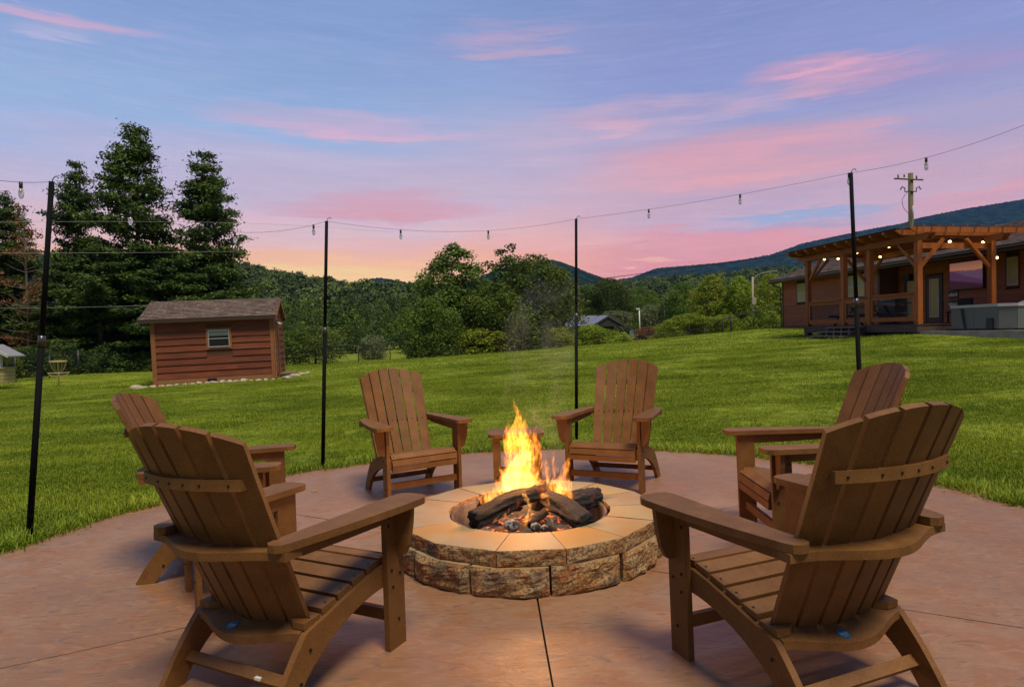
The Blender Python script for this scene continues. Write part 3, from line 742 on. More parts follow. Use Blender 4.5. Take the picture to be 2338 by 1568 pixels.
tongue([(1178, 1130, 20, 3.57), (1176, 1090, 24, 3.58), (1186, 1050, 15, 3.58), (1192, 1010, 8, 3.58), (1194, 985, 1, 3.58)], M_FLC, 2)
tongue([(1205, 1120, 14, 3.62), (1216, 1070, 17, 3.62), (1226, 1030, 9, 3.62), (1222, 1000, 7, 3.62), (1228, 962, 1, 3.62)], M_FL, 3)
tongue([(1208, 1118, 10, 3.6), (1206, 1085, 13, 3.6), (1215, 1050, 6, 3.6), (1214, 1028, 1, 3.6)], M_FLC, 4)
tongue([(1155, 1138, 12, 3.55), (1150, 1105, 14, 3.56), (1158, 1070, 9, 3.56), (1152, 1040, 5, 3.56), (1160, 1018, .6, 3.56)], M_FL, 5)
tongue([(1158, 1135, 7, 3.54), (1155, 1105, 9, 3.54), (1162, 1078, 3, 3.54), (1163, 1065, .6, 3.54)], M_FLC, 6)
tongue([(1104, 1150, 9, 3.56), (1108, 1138, 15, 3.56), (1104, 1128, 9, 3.56), (1094, 1116, 1, 3.56)], M_FL, 7)
tongue([(1128, 1148, 7, 3.54), (1130, 1132, 9, 3.54), (1136, 1118, 4, 3.54), (1134, 1098, .8, 3.54)], M_FLC, 8)
tongue([(1278, 1150, 13, 3.55), (1276, 1118, 21, 3.56), (1284, 1090, 15, 3.56), (1292, 1068, 9, 3.56), (1302, 1038, 1, 3.56)], M_FL, 9)
tongue([(1272, 1138, 6, 3.54), (1273, 1112, 9, 3.54), (1281, 1085, 4, 3.54), (1284, 1068, .6, 3.54)], M_FLC, 10)
tongue([(1252, 1148, 8, 3.52), (1256, 1124, 11, 3.53), (1250, 1100, 6, 3.54), (1254, 1080, .8, 3.54)], M_FLC, 30)
tongue([(1224, 1136, 9, 3.56), (1230, 1110, 12, 3.56), (1226, 1088, 6, 3.56), (1230, 1066, .8, 3.56)], M_FLC, 31)
tongue([(1146, 1140, 9, 3.52), (1144, 1116, 12, 3.53), (1150, 1094, 6, 3.54), (1146, 1074, .8, 3.54)], M_FLC, 32)
tongue([(1112, 1150, 7, 3.50), (1110, 1138, 10, 3.51), (1116, 1126, 5, 3.52), (1112, 1112, .8, 3.52)], M_FLC, 33)
tongue([(1300, 1162, 5, 3.5), (1298, 1140, 9, 3.52), (1304, 1115, 5, 3.53), (1306, 1098, .6, 3.53)], M_FL, 11)
tongue([(1245, 1105, 5, 3.66), (1242, 1080, 9, 3.66), (1246, 1052, 5, 3.66), (1240, 1028, 1, 3.66)], M_FL, 12)
tongue([(1196, 1202, 3, 3.16), (1206, 1182, 6.5, 3.20), (1208, 1155, 6, 3.26), (1196, 1128, 5, 3.36), (1192, 1108, 1, 3.4)], M_FLC, 13)
tongue([(1262, 1198, 1.5, 3.14), (1255, 1170, 5, 3.22), (1246, 1148, 8, 3.3), (1240, 1130, 7, 3.4), (1232, 1108, 1, 3.45)], M_FL, 14)
tongue([(1126, 1200, 4, 3.17), (1134, 1188, 6, 3.18), (1145, 1176, 1, 3.2)], M_FL, 15)
tongue([(1148, 1188, 4, 3.2), (1156, 1172, 6, 3.2), (1166, 1156, 1, 3.2)], M_FL, 16)
tongue([(1180, 1075, 20, 3.66), (1166, 1020, 13, 3.66), (1160, 985, 7, 3.66), (1164, 955, 1, 3.66)], M_FL, 17)
tongue([(1258, 1150, 6, 3.6), (1256, 1128, 9, 3.6), (1262, 1105, 5, 3.6), (1266, 1078, .8, 3.6)], M_FL, 18)
tongue([(1222, 1140, 12, 3.58), (1226, 1112, 16, 3.58), (1222, 1085, 10, 3.58), (1230, 1058, 5, 3.58), (1234, 1040, .8, 3.58)], M_FL, 19)
tongue([(1160, 1160, 10, 3.46), (1166, 1128, 15, 3.48), (1158, 1100, 9, 3.5), (1146, 1072, 5, 3.5), (1142, 1050, .8, 3.5)], M_FL, 20)
tongue([(1296, 1172, 7, 3.42), (1290, 1146, 12, 3.44), (1298, 1120, 7, 3.46), (1310, 1100, 1, 3.46)], M_FL, 21)
tongue([(1262, 1100, 5, 3.6), (1266, 1076, 8, 3.6), (1260, 1050, 4, 3.6), (1268, 1022, .8, 3.6)], M_FL, 22)
tongue([(1200, 1050, 18, 3.63), (1206, 1005, 11, 3.63), (1198, 972, 6, 3.63), (1204, 940, .8, 3.63)], M_FL, 23)
tongue([(1176, 1148, 14, 3.5), (1196, 1120, 17, 3.52), (1204, 1090, 10, 3.54), (1196, 1062, 5, 3.55), (1200, 1035, .8, 3.55)], M_FL, 24)
tongue([(1286, 1130, 9, 3.6), (1294, 1104, 12, 3.6), (1290, 1078, 7, 3.6), (1298, 1056, 4, 3.6), (1296, 1030, .8, 3.6)], M_FL, 25)
tongue([(1246, 1150, 9, 3.56), (1252, 1126, 12, 3.56), (1248, 1100, 8, 3.56), (1254, 1070, 4, 3.56), (1250, 1046, .8, 3.56)], M_FL, 26)
tongue([(1120, 1150, 8, 3.5), (1124, 1134, 11, 3.52), (1134, 1114, 6, 3.52), (1130, 1092, .8, 3.52)], M_FL, 27)
fll = bpy.data.lights.new('fire_glow', 'POINT'); flo = bpy.data.objects.new('fire_glow', fll); COL.objects.link(flo)
fll.energy = 30; fll.color = (1, .42, .11); fll.shadow_soft_size = .13; flo.location = at(1196, 1008, 3.56)
# smoke drifting off the flames
ms = bpy.data.materials.new('thin_smoke'); ms.use_nodes = True; k = NT(ms.node_tree); k.n.clear()
out = k.new('ShaderNodeOutputMaterial'); pv = k.new('ShaderNodeVolumeScatter'); tc = k.new('ShaderNodeTexCoord').outputs['Object']
k.put(pv.inputs['Color'], (.70, .82, .95, 1)); k.put(pv.inputs['Density'], k.math('MULTIPLY', k.smooth(k.noise(k.mapping(tc, (1, 1, .6)), 5, 4, .6, 1.0), .45, .8), .55)); k.l.new(pv.outputs[0], out.inputs['Volume'])
bm = bmesh.new(); tube(bm, spline([at(1225, 1040, 3.7), at(1235, 960, 3.72), at(1225, 880, 3.75), at(1225, 800, 3.8), at(1245, 720, 3.9), at(1262, 660, 4.0)], 4), lambda t: .05 + .20 * math.sin(min(1, t * 1.15 + .1) * math.pi * .72), 16)
sm = fin('smoke', bm, ms, None, smooth=True); tag(sm, 'faint bluish smoke drifting up from the flames', 'smoke', kind='stuff')
# ================================================================== BUILDINGS
def frame(origin, xdir, ydir=None, zdir=None):
    x = Vector(xdir).normalized(); z = Vector((0, 0, 1)) if zdir is None else Vector(zdir).normalized()
    y = z.cross(x).normalized(); z = x.cross(y)
    return Matrix(((x.x, y.x, z.x, origin[0]), (x.y, y.y, z.y, origin[1]), (x.z, y.z, z.z, origin[2]), (0, 0, 0, 1)))
def hit(M, u, v, axis, val):
    "local point where the sight line through pixel u, v meets the local plane axis = val"
    Mi = M.inverted(); a = Mi @ Vector((0, 0, EYE)); b = Mi @ at(u, v, 10)
    t = (val - a[axis]) / (b[axis] - a[axis]); return a + (b - a) * t
def wood(name, c1, c2, rough=.6, stretch=(1, 8, 8), bump=.25, island=0., spec=.4):
    m = bpy.data.materials.new(name); m.use_nodes = True; k = NT(m.node_tree); b = k.n['Principled BSDF']
    tc = k.new('ShaderNodeTexCoord').outputs['Object']; oi = k.new('ShaderNodeObjectInfo').outputs['Random']
    cx = k.new('ShaderNodeCombineXYZ'); k.put(cx.inputs[0], k.math('MULTIPLY', oi, 50)); k.put(cx.inputs[2], k.math('MULTIPLY', oi, 31))
    va = k.new('ShaderNodeVectorMath', operation='ADD'); k.put(va.inputs[0], tc); k.put(va.inputs[1], cx.outputs[0])
    v = k.mapping(va.outputs[0], stretch)
    a = k.noise(v, 1.6, 5, .6, .6); g = k.noise(v, 9, 5, .7, .4)
    c = k.mix(k.smooth(a, .36, .66), c1, c2); c = k.mix(k.math('MULTIPLY', k.smooth(g, .5, .75), .45), c, tuple(x * .5 for x in c1))
    hs = k.new('ShaderNodeHueSaturation'); k.put(hs.inputs['Color'], c); k.put(hs.inputs['Value'], k.math('ADD', .84, k.math('MULTIPLY', oi, .34))); c = hs.outputs[0]
    k.put(b.inputs['Base Color'], c); b.inputs['Roughness'].default_value = rough; b.inputs['Specular IOR Level'].default_value = spec
    bn = k.new('ShaderNodeBump'); bn.inputs['Strength'].default_value = bump; bn.inputs['Distance'].default_value = .01
    k.put(bn.inputs['Height'], g); k.put(b.inputs['Normal'], bn.outputs[0]); return m
M_SHED = wood('shed_siding', (.120, .027, .007), (.175, .044, .012))
M_SHEDT = wood('shed_trim', (.23, .085, .032), (.27, .11, .045))
M_SIDE = wood('house_siding', (.24, .062, .017), (.31, .088, .026))
M_SHING = mat('shingle', (.105, .074, .056), .9, (.165, .12, .093), 3.0, 5, (1, 1, 1), bump=.6, bscale=60, island=.22)
M_DARK = mat('near_black', (.012, .012, .013), .5)
M_GLASS = mat('dark_glass', (.010, .012, .014), .2, spec=.35)
M_ALU = mat('window_aluminium', (.42, .44, .44), .4, metal=.3)
M_BLIND = mat('cream_blind', (.46, .36, .20), .8, (.40, .30, .16), 2, 3)

def lap(name, M, parent, x0, x1, z0, z1, ny, m, y0=0.0, lean=.018, th=.02, axis='x', out=-1):
    "one lapped siding board: thicker at its lower edge, standing out in direction out*y"
    bm = bmesh.new()
    pr = [(0, z0), (out * (th + lean), z0), (out * th * .45, z1), (0, z1)]
    a = [bm.verts.new((x0, y0 + p[0], p[1])) for p in pr]; b = [bm.verts.new((x1, y0 + p[0], p[1])) for p in pr]
    bm.faces.new(a); bm.faces.new(b[::-1])
    for i in range(4): bm.faces.new((a[i], b[i], b[(i + 1) % 4], a[(i + 1) % 4]))
    return fin(name, bm, m, parent)
def shingles(name, parent, p0, ex, ey, nx_, ny_, tab, m, seed=0):
    "courses of tabs: p0 eave corner, ex along the eave (full), ey up the slope (full)"
    p0, ex, ey = Vector(p0), Vector(ex), Vector(ey); n = ex.cross(ey).normalized(); bm = bmesh.new(); rr = random.Random(seed)
    if n.z < 0: n = -n
    L = ex.length; x = ex / L; H = ey.length; y = ey / H; ch = H / ny_
    for j in range(ny_):
        s = -rr.random() * tab
        while s < L:
            e = s + tab * (1 + rr.uniform(-.25, .25)); a, b = max(0, s), min(L, e - .01); s = e
            if b - a < .01: continue
            lift = .014 + rr.random() * .008; lo = j * ch - rr.uniform(0, .012); hi = (j + 1) * ch + .01
            v = [p0 + x * a + y * lo + n * (lift + .006), p0 + x * b + y * lo + n * (lift + .006), p0 + x * b + y * hi + n * .004, p0 + x * a + y * hi + n * .004,
                 p0 + x * a + y * lo, p0 + x * b + y * lo]
            q = [bm.verts.new(t_) for t_ in v]; bm.faces.new((q[0], q[1], q[2], q[3])); bm.faces.new((q[4], q[5], q[1], q[0]))
            bm.faces.new((q[5], q[2], q[1])); bm.faces.new((q[4], q[0], q[3]))
    me = bpy.data.meshes.new(name); bm.to_mesh(me); bm.free(); o = link(name, me, m, parent); return tag(o, kind='stuff')
def slab_poly(bm, pts, off):
    off = Vector(off); prism(bm, [Vector(p) for p in pts], lambda p: p, lambda p: p + off)

# ------------------------------------------------------------------ shed
SR = Vector((-8.21, 22.0, -.27)); SL_ = Vector((-11.93, 21.1, -.40))
xd = (SR - SL_); SM = frame(SL_, (xd.x, xd.y, .118))
SW, SD, SH = 3.83, 2.55, 2.24
shed = empty('garden_shed', label='small reddish brown wooden shed with shingle gable roof on the left lawn', cat='shed', mtx=SM)
obox('wall', .0, SW, .0, SD, -.25, SH + .02, mat('shed_core', (.09, .035, .018), .9), shed)
obox('foundation', -.012, SW + .012, -.03, SD + .01, -.3, .22, wood('foundation_board', (.25, .12, .045), (.20, .10, .045)), shed)
w0, w1, wz0, wz1 = 1.68, 2.48, 1.15, 1.86; wm = 1.49
nb = 9; bh = (SH - .22) / nb
for i in range(nb):
    z0, z1 = .22 + i * bh, .22 + (i + 1) * bh + .012
    segs = [(.07, SW - .11)] if z1 < wz0 - .04 or z0 > wz1 + .04 else [(.07, w0 - .005), (w1 + .005, SW - .11)]
    for a, b in segs:
        cuts = [a, b]
        if b - a > 3: cuts = [a, random.uniform(1.1, 2.8), b]
        for p, q in zip(cuts[:-1], cuts[1:]): lap('siding_board', None, shed, p + .001, q - .001, z0, min(z1, SH), 1, M_SHED, lean=.022)
for x0 in (-.02, SW - .115): obox('corner_trim', x0, x0 + .135, -.048, 0, .0, SH, M_SHEDT, shed)
fr = obox('window_trim', w0, w1, -.05, -.002, wz0, wz1, M_SHEDT, shed)
wn = empty('window'); wn.parent = shed
for a, b, c, d in ((w0 + .07, w1 - .07, wz0 + .065, wz0 + .095), (w0 + .07, w1 - .07, wz1 - .095, wz1 - .065), (w0 + .07, w0 + .09, wz0 + .095, wz1 - .095), (w1 - .09, w1 - .07, wz0 + .095, wz1 - .095), (w0 + .09, w1 - .09, wm, wm + .023)):
    obox('window_frame', a, b, -.075, -.046, c, d, M_ALU, wn)
obox('pane', w0 + .09, w1 - .09, -.060, -.054, wz0 + .095, wm, M_GLASS, wn); obox('pane', w0 + .09, w1 - .09, -.060, -.054, wm + .023, wz1 - .095, M_GLASS, wn)
obox('blind', w0 + .092, w1 - .092, -.067, -.062, wz1 - .26, wz1 - .10, mat('grey_blind', (.11, .14, .13), .8), wn)
obox('vent', 1.65, 1.94, -.045, -.03, .05, .17, M_DARK, shed)
# gable side (facing right)
for i in range(11):
    z0, z1 = .22 + i * bh, .22 + (i + 1) * bh + .012
    segs = [(.06, .42), (1.02, SD - .05)] if z0 < 1.85 else [(.06 + .0, SD - .05)]
    if z0 > SH: segs = [(.6, SD - .6)]
    for a, b in segs:
        bm = bmesh.new(); pr = [(0, z0), (.042, z0), (.01, z1), (0, z1)]
        va = [bm.verts.new((SW + p[0], a, p[1])) for p in pr]; vb = [bm.verts.new((SW + p[0], b, p[1])) for p in pr]
        bm.faces.new(va[::-1]); bm.faces.new(vb)
        for q in range(4): bm.faces.new((va[q], va[(q + 1) % 4], vb[(q + 1) % 4], vb[q]))
        fin('siding_board', bm, M_SHED, shed)
dr = obox('door', SW + .005, SW + .03, .45, 1.0, .2, 1.83, mat('door_brown', (.05, .02, .012), .7), shed)
obox('door_trim', SW, SW + .055, .38, .45, .2, 1.90, M_SHEDT, shed); obox('door_trim', SW, SW + .055, 1.0, 1.07, .2, 1.90, M_SHEDT, shed)
obox('corner_trim', SW - .0, SW + .05, -.048, .055, 0, SH, M_SHEDT, shed); obox('corner_trim', SW, SW + .05, SD - .06, SD + .02, 0, SH, M_SHEDT, shed)
stp = empty('door_step'); stp.parent = shed
obox('tread', SW + .06, SW + .62, .35, 1.15, .13, .18, wood('grey_step', (.14, .10, .07), (.19, .14, .10)), stp)
for a in (.38, .72, 1.06): obox('step_leg', SW + .10, SW + .56, a, a + .06, -.25, .13, M_SHEDT, stp)
fl_ = empty('flood_light'); fl_.parent = shed
for yy in (.55, .72):
    bm = bmesh.new(); tube(bm, [(SW + .05, yy, 1.98), (SW + .13, yy - .02, 1.94), (SW + .2, yy - .03, 1.90)], .03, 10, r2=.06); fin('lamp_head', bm, mat('lamp_beige', (.42, .38, .3), .5), fl_, smooth=True)
# roof
rise, ov_e, ov_l, ov_r = .57, .22, .30, .12
ry = SD / 2; sl_ = rise / ry
for sgn in (0, 1):
    y_e = -ov_e if sgn == 0 else SD + ov_e; z_e = SH - ov_e * sl_ + .02
    bm = bmesh.new(); slab_poly(bm, [(-ov_l, y_e, z_e), (SW + ov_r, y_e, z_e), (SW + ov_r, ry, SH + rise + .02), (-ov_l, ry, SH + rise + .02)], (0, 0, .05)); fin('roof_deck', bm, M_SHEDT, shed)
    shingles('shingle', shed, (-ov_l - .02, y_e + (-.02 if sgn == 0 else .02), z_e + .052), (SW + ov_r + ov_l + .04, 0, 0), (0, ry - y_e + (.03 if sgn == 0 else -.03), SH + rise + .02 - z_e + .01), 0, 13, .17, M_SHING, sgn)
    for xx in (SW + ov_r + .002, -ov_l - .03):
        bm = bmesh.new(); slab_poly(bm, [(xx, y_e, z_e - .10), (xx, ry, SH + rise - .08), (xx, ry, SH + rise + .06), (xx, y_e, z_e + .04)], (.028, 0, 0)); fin('rake_board', bm, M_SHEDT, shed)
    obox('eave_board', -ov_l, SW + ov_r, y_e - (.028 if sgn == 0 else 0), y_e + (0 if sgn == 0 else .028), z_e - .07, z_e + .045, mat('eave_dark', (.035, .018, .012), .8), shed)
for xx, t_ in ((SW - .001, .02), (-.02, .021)):
    bm = bmesh.new(); slab_poly(bm, [(xx, .02, SH - .02), (xx, SD - .02, SH - .02), (xx, ry, SH + rise - .03)], (t_, 0, 0)); fin('gable_panel', bm, M_SHED, shed)
bpy.context.view_layer.update()
# border stones in front of the shed
M_ROCK = mat('pale_rock', (.42, .38, .27), .85, (.27, .24, .17), 6, 4, bump=.6)
def rock(p, r, lab, grp, seed, sz=(1, 1, .55)):
    bm = bmesh.new(); bmesh.ops.create_icosphere(bm, subdivisions=2, radius=r)
    for v in bm.verts: v.co *= 1 + .5 * mnoise.noise(v.co * (1.1 / r) + Vector((seed * 3.1, 0, 0))); v.co = Vector((v.co.x * sz[0], v.co.y * sz[1], v.co.z * sz[2]))
    o = fin('border_stone', bm, M_ROCK, None, smooth=True); o.location = p; o.rotation_euler = (0, 0, seed); tag(o, lab, 'stone', grp)
nr = 19; ORD = 'first second third fourth fifth sixth seventh eighth ninth tenth eleventh twelfth thirteenth fourteenth fifteenth sixteenth seventeenth eighteenth nineteenth'.split()
for i in range(nr):
    x_ = -.42 + (SW + .35) * i / (nr - 1); p = SM @ Vector((x_, -.22 - random.uniform(0, .12), 0)); r_ = random.uniform(.07, .125) if i else .19
    lab = 'pale rounded border stone, %s from left in the row along the shed front' % ORD[i]
    if i == 0: lab = 'largest pale border stone, at the left front corner of the shed'
    if i == 14: r_ = .15; lab = 'big rounded pale stone in the right half of the row edging the shed'
    rock((p.x, p.y, gz(p.x, p.y) + .02), r_, lab, 'pale stones edging the shed', i, (1.35, .9, .6))
for i, (a, b, r_) in enumerate(((.35, .15, .15), (.6, .45, .17), (.85, .8, .13), (1.0, 1.2, .10))):
    p = SM @ Vector((SW + a, b - .2, 0)); rock((p.x, p.y, gz(p.x, p.y) + .03), r_, 'tan flat rock, %s from the front in the pile by the shed door step' % ORD[i], 'flat rocks by the shed door', 30 + i, (1.4, .9, .5))

# ------------------------------------------------------------------ house
HM = frame((15.87, 37.1, 1.234), (.15, -.989, 0))
HL = 22.0; RX = 7.85; RY = .9; WH = 2.66
house = empty('brown_house', label='long low reddish brown wooden house with shingle roof at right', cat='house', mtx=HM)
core = mat('house_core', (.05, .02, .012), .9)
obox('wall', 0, RX, .02, 8, -.5, WH, core, house); obox('wall', RX, HL, RY + .02, 8, -.5, WH, core, house)
obox('foundation', -.01, RX + .0, -.012, 7.9, -.6, .07, mat('foundation_rust', (.17, .06, .03), .9), house)
nb = 11; bh = (WH - .07) / nb
openings0 = []; openings1 = []
def rect(u0, v0, u1, v1, y):
    a = hit(HM, u0, v0, 1, y); b = hit(HM, u1, v1, 1, y); return min(a.x, b.x), max(a.x, b.x), min(a.z, b.z), max(a.z, b.z)
winA = rect(1820.5, 649, 1842, 688, 0); winB = rect(1937, 634, 1978, 680, 0)
doorA = rect(2069, 621, 2094, 740, RY); doorB = rect(2117, 623, 2151, 741, RY); tv = rect(2171, 603, 2246, 655, RY - .1)
winC = rect(2300, 589, 2326, 650, RY); winD = rect(2267, 597, 2277, 652, RY)
doorA = (doorA[0], doorA[1], 0, 2.08); doorB = (doorB[0], doorB[1], 0, 2.08)
winB = (winB[0], winB[1], winA[2] + .02, winA[3] + .05)
openings0 = [winA, winB]; openings1 = [doorA, doorB, winC]
for (xa, xb, yy, ops) in ((0.09, RX, 0, openings0), (RX + .06, HL, RY, openings1)):
    for i in range(nb):
        z0, z1 = .07 + i * bh, .07 + (i + 1) * bh + .01; segs = [(xa, xb)]
        for a, b, c, d in ops:
            if z1 > c - .06 and z0 < d + .06: segs = [s_ for p, q in segs for s_ in ((p, min(q, a - .06)), (max(p, b + .06), q)) if s_[1] - s_[0] > .05]
        for p, q in segs: lap('siding_board', None, house, p, q, z0, min(z1, WH), 1, M_SIDE, y0=yy, lean=.014, th=.016)
M_TRIM = wood('house_trim', (.10, .038, .022), (.13, .05, .03))
obox('corner_trim', -.02, .09, -.04, 0, 0, WH, M_TRIM, house); obox('corner_trim', RX - .1, RX + .04, -.042, .0, 0, WH, M_DARK, house)
obox('corner_trim', RX, RX + .055, 0.0, RY, 0, WH, M_TRIM, house)
def window(x0, x1, z0, z1, y, name='window', mid=True, blind=M_BLIND, top=True):
    w_ = empty(name); w_.parent = house
    for a, b, c, d in ((x0 - .055, x0, z0 - .055, z1 + .055), (x1, x1 + .055, z0 - .055, z1 + .055), (x0, x1, z0 - .055, z0), (x0, x1, z1, z1 + .055)): obox('casing', a, b, y - .05, y - .002, c, d, M_TRIM, w_)
    for a, b, c, d in ((x0, x0 + .035, z0, z1), (x1 - .035, x1, z0, z1), (x0 + .035, x1 - .035, z0, z0 + .035), (x0 + .035, x1 - .035, z1 - .035, z1)) + (((x0 + .035, x1 - .035, (z0 + z1) / 2 - .018, (z0 + z1) / 2 + .018),) if mid else ()): obox('window_frame', a, b, y - .042, y - .012, c, d, M_ALU, w_)
    obox('blind', x0 + .035, x1 - .035, y - .02, y - .008, z0 + .035, (z0 + z1) / 2 - .018 if mid else z1 - .035, blind, w_)
    if mid: obox('pane', x0 + .035, x1 - .035, y - .026, y - .012, (z0 + z1) / 2 + .018, z1 - .035, mat('green_lit_glass', (.30, .32, .17), .25), w_)
window(*winA, 0); window(*winB, 0); window(*winC, RY, mid=False)
for d_ in (doorA, doorB):
    dd = empty('door'); dd.parent = house; a, b, c, e = d_
    M_DOOR = mat('door_dark_red', (.075, .022, .014), .5)
    obox('door_leaf', a, b, RY - .045, RY - .004, c + .02, e, M_DOOR, dd)
    w_ = b - a; ga, gb, gc, ge = a + w_ * .22, b - w_ * .12, c + .30, e - .12
    for p in ((ga, ga + .05, gc, ge), (gb - .05, gb, gc, ge), (ga + .05, gb - .05, gc, gc + .05), (ga + .05, gb - .05, ge - .05, ge)): obox('glass_frame', p[0], p[1], RY - .075, RY - .045, p[2], p[3], mat('pale_frame', (.33, .38, .37), .5), dd)
    obox('pane', ga + .05, gb - .05, RY - .060, RY - .048, gc + .05, ge - .05, mat('tan_blind_glass', (.42, .31, .13), .18), dd)
    obox('handle', b - .10, b - .06, RY - .10, RY - .06, 1.0, 1.06, M_ALU, dd)
    for p in ((a - .07, a, c, e + .07), (b, b + .07, c, e + .07), (a, b, e, e + .07)): obox('door_trim', p[0], p[1], RY - .05, RY - .002, p[2], p[3], mat('door_trim_black', (.02, .012, .010), .6), dd)
# eave, gutter, roof
z_e = WH + .03; y_e = -.55; y_r = 4.0; z_r = z_e + 1.53
obox('soffit', -.4, HL, y_e, .9, WH + .0, WH + .02, mat('soffit_dark', (.03, .015, .010), .8), house)
obox('fascia', -.42, HL, y_e - .03, y_e, WH - .12, z_e + .02, M_TRIM, house)
bm = bmesh.new(); tube(bm, [(-.45, y_e - .08, z_e - .03), (HL, y_e - .08, z_e - .03)], .055, 8); fin('gutter', bm, mat('gutter_dark', (.03, .02, .015), .4), house, smooth=True)
otube('downspout', [(-.15, y_e - .06, z_e - .08), (-.12, y_e + .1, z_e - .22), (-.06, -.10, z_e - .40), (-.06, -.07, .05), (-.10, -.3, -.02)], .04, mat('gutter_dark'), house)
for ys, ye_ in ((y_e - .05, y_r), (8.55, y_r)):
    bm = bmesh.new(); slab_poly(bm, [(-.45, ys, z_e), (HL, ys, z_e), (HL, ye_, z_r), (-.45, ye_, z_r)], (0, 0, .06)); fin('roof_deck', bm, M_TRIM, house)
shingles('shingle', house, (-.48, y_e - .08, z_e + .062), (HL + .48, 0, 0), (0, y_r - y_e + .12, z_r - z_e + .01), 0, 30, .33, M_SHING, 5)
bm = bmesh.new(); slab_poly(bm, [(0, 0, WH), (0, 8, WH), (0, y_r, z_r - .02)], (.03, 0, 0)); fin('gable_panel', bm, M_SIDE, house)
for a, b in ((y_e - .05, y_r), (8.55, y_r)):
    bm = bmesh.new(); slab_poly(bm, [(-.48, a, z_e - .12), (-.48, b, z_r - .12), (-.48, b, z_r + .05), (-.48, a, z_e + .05)], (.03, 0, 0)); fin('rake_board', bm, M_TRIM, house)
# television
HI = HM
tvo = empty('television', label='large flat television on the porch wall showing a purple mountain sunset', cat='television', mtx=HM)
obox('bezel', tv[0] - .03, tv[1] + .03, RY - .16, RY - .09, tv[2] - .03, tv[3] + .03, M_DARK, tvo, bev=.006)
m = bpy.data.materials.new('screen_sunset'); m.use_nodes = True; k = NT(m.node_tree); b_ = k.n['Principled BSDF']
tc = k.new('ShaderNodeTexCoord').outputs['Object']; sp_ = k.new('ShaderNodeSeparateXYZ'); k.put(sp_.inputs[0], tc)
tx = k.math('DIVIDE', k.math('SUBTRACT', sp_.outputs[0], tv[0]), tv[1] - tv[0]); tz = k.math('DIVIDE', k.math('SUBTRACT', sp_.outputs[2], tv[2]), tv[3] - tv[2])
nz = k.noise(tc, 1.6, 4, .5)
c = k.ramp(tz, [(.5, s2l((190, 110, 120))), (.75, s2l((205, 135, 95))), (1, s2l((165, 110, 105)))])
r1 = k.math('ADD', k.math('MULTIPLY', nz, .25), .56); r2_ = k.math('ADD', k.math('SUBTRACT', .62, k.math('MULTIPLY', tx, .42)), k.math('MULTIPLY', nz, .16)); r3 = k.math('SUBTRACT', .36, k.math('MULTIPLY', tx, .22))
c = k.mix(k.smooth(k.math('SUBTRACT', r1, tz), -.01, .02), c, s2l((112, 80, 112))); c = k.mix(k.smooth(k.math('SUBTRACT', r2_, tz), -.01, .03), c, s2l((96, 52, 92))); c = k.mix(k.smooth(k.math('SUBTRACT', r3, tz), -.02, .05), c, s2l((52, 14, 40)))
k.put(b_.inputs['Emission Color'], c); b_.inputs['Emission Strength'].default_value = .45; k.put(b_.inputs['Base Color'], (.01, .01, .01, 1)); b_.inputs['Roughness'].default_value = .3
obox('screen', tv[0], tv[1], RY - .168, RY - .161, tv[2], tv[3], m, tvo)
# two small plaques beside the door
M_LET = mat('white_lettering', (.5, .5, .48), .6)
for i, (v0, v1, lab) in enumerate(((665, 681, 'small black plaque with white lettering, the upper of two left of the television'), (687, 703, 'small black plaque with white lettering, the lower of two left of the television'))):
    q = rect(2167, v0, 2189, v1, RY); pl = empty('wall_sign', label=lab, cat='sign', group='small wall signs by the door', mtx=HM)
    obox('board', q[0], q[1], RY - .05, RY - .02, q[2], q[3], M_DARK, pl)
    bm = bmesh.new(); rr = random.Random(i + 4); xx = q[0] + .03
    while xx < q[1] - .06:
        wd = rr.uniform(.02, .05); hh = (q[3] - q[2]); zc = q[2] + hh * .5; box(bm, xx, xx + wd, RY - .054, RY - .0505, zc - hh * .2, zc + hh * rr.uniform(.12, .25)); xx += wd + .014
    tag(fin('lettering', bm, M_LET, pl), kind='stuff')
q = rect(1981, 634, 1994, 640, RY)
# porch speaker
o = obox('porch_speaker', RX + .65, RX + 1.05, RY - .32, RY - .05, 2.02, 2.28, M_DARK, None, bev=.02); o.matrix_world = HM; tag(o, 'dark box speaker under the porch eave left of the doors', 'speaker')

# ------------------------------------------------------------------ deck and pergola
M_CEDAR = wood('cedar_orange', (.26, .068, .009), (.34, .10, .018), .5, (6, 6, 1.2))
M_CEDX = wood('cedar_orange_beam', (.25, .064, .009), (.33, .096, .017), .5, (1.2, 8, 8))
M_DECK = wood('dark_deck', (.055, .038, .030), (.085, .06, .048))
X4, Y0, Y1, X1 = 16.30, -5.5, -2.76, 10.55
deck = empty('deck', label='dark raised wooden deck in front of the house with steps on its left', cat='deck', mtx=HM)
nbd = 44
for i in range(nbd):
    a = Y0 - .08 + (RY + .0 - Y0) * i / nbd; obox('deck_board', X1 - .12, X4 + .1, a + .003, a + (RY - Y0) / nbd - .004, -.03, .0, M_DECK, deck)
obox('fascia', X1 - .10, X4 + .08, Y0 - .06, Y0 - .02, -.26, -.032, M_DECK, deck); obox('fascia', X4 + .04, X4 + .08, Y0 - .02, RY, -.26, -.032, M_DECK, deck); obox('fascia', X1 - .1, X1 - .06, Y0 - .02, RY, -.26, -.032, M_DECK, deck)
for a in (X1 - .02, 13.2, X4 - .05): obox('pier', a - .1, a + .1, Y0 - .01, Y0 + .2, -.75, -.26, mat('pier_grey', (.09, .075, .06), .9), deck)
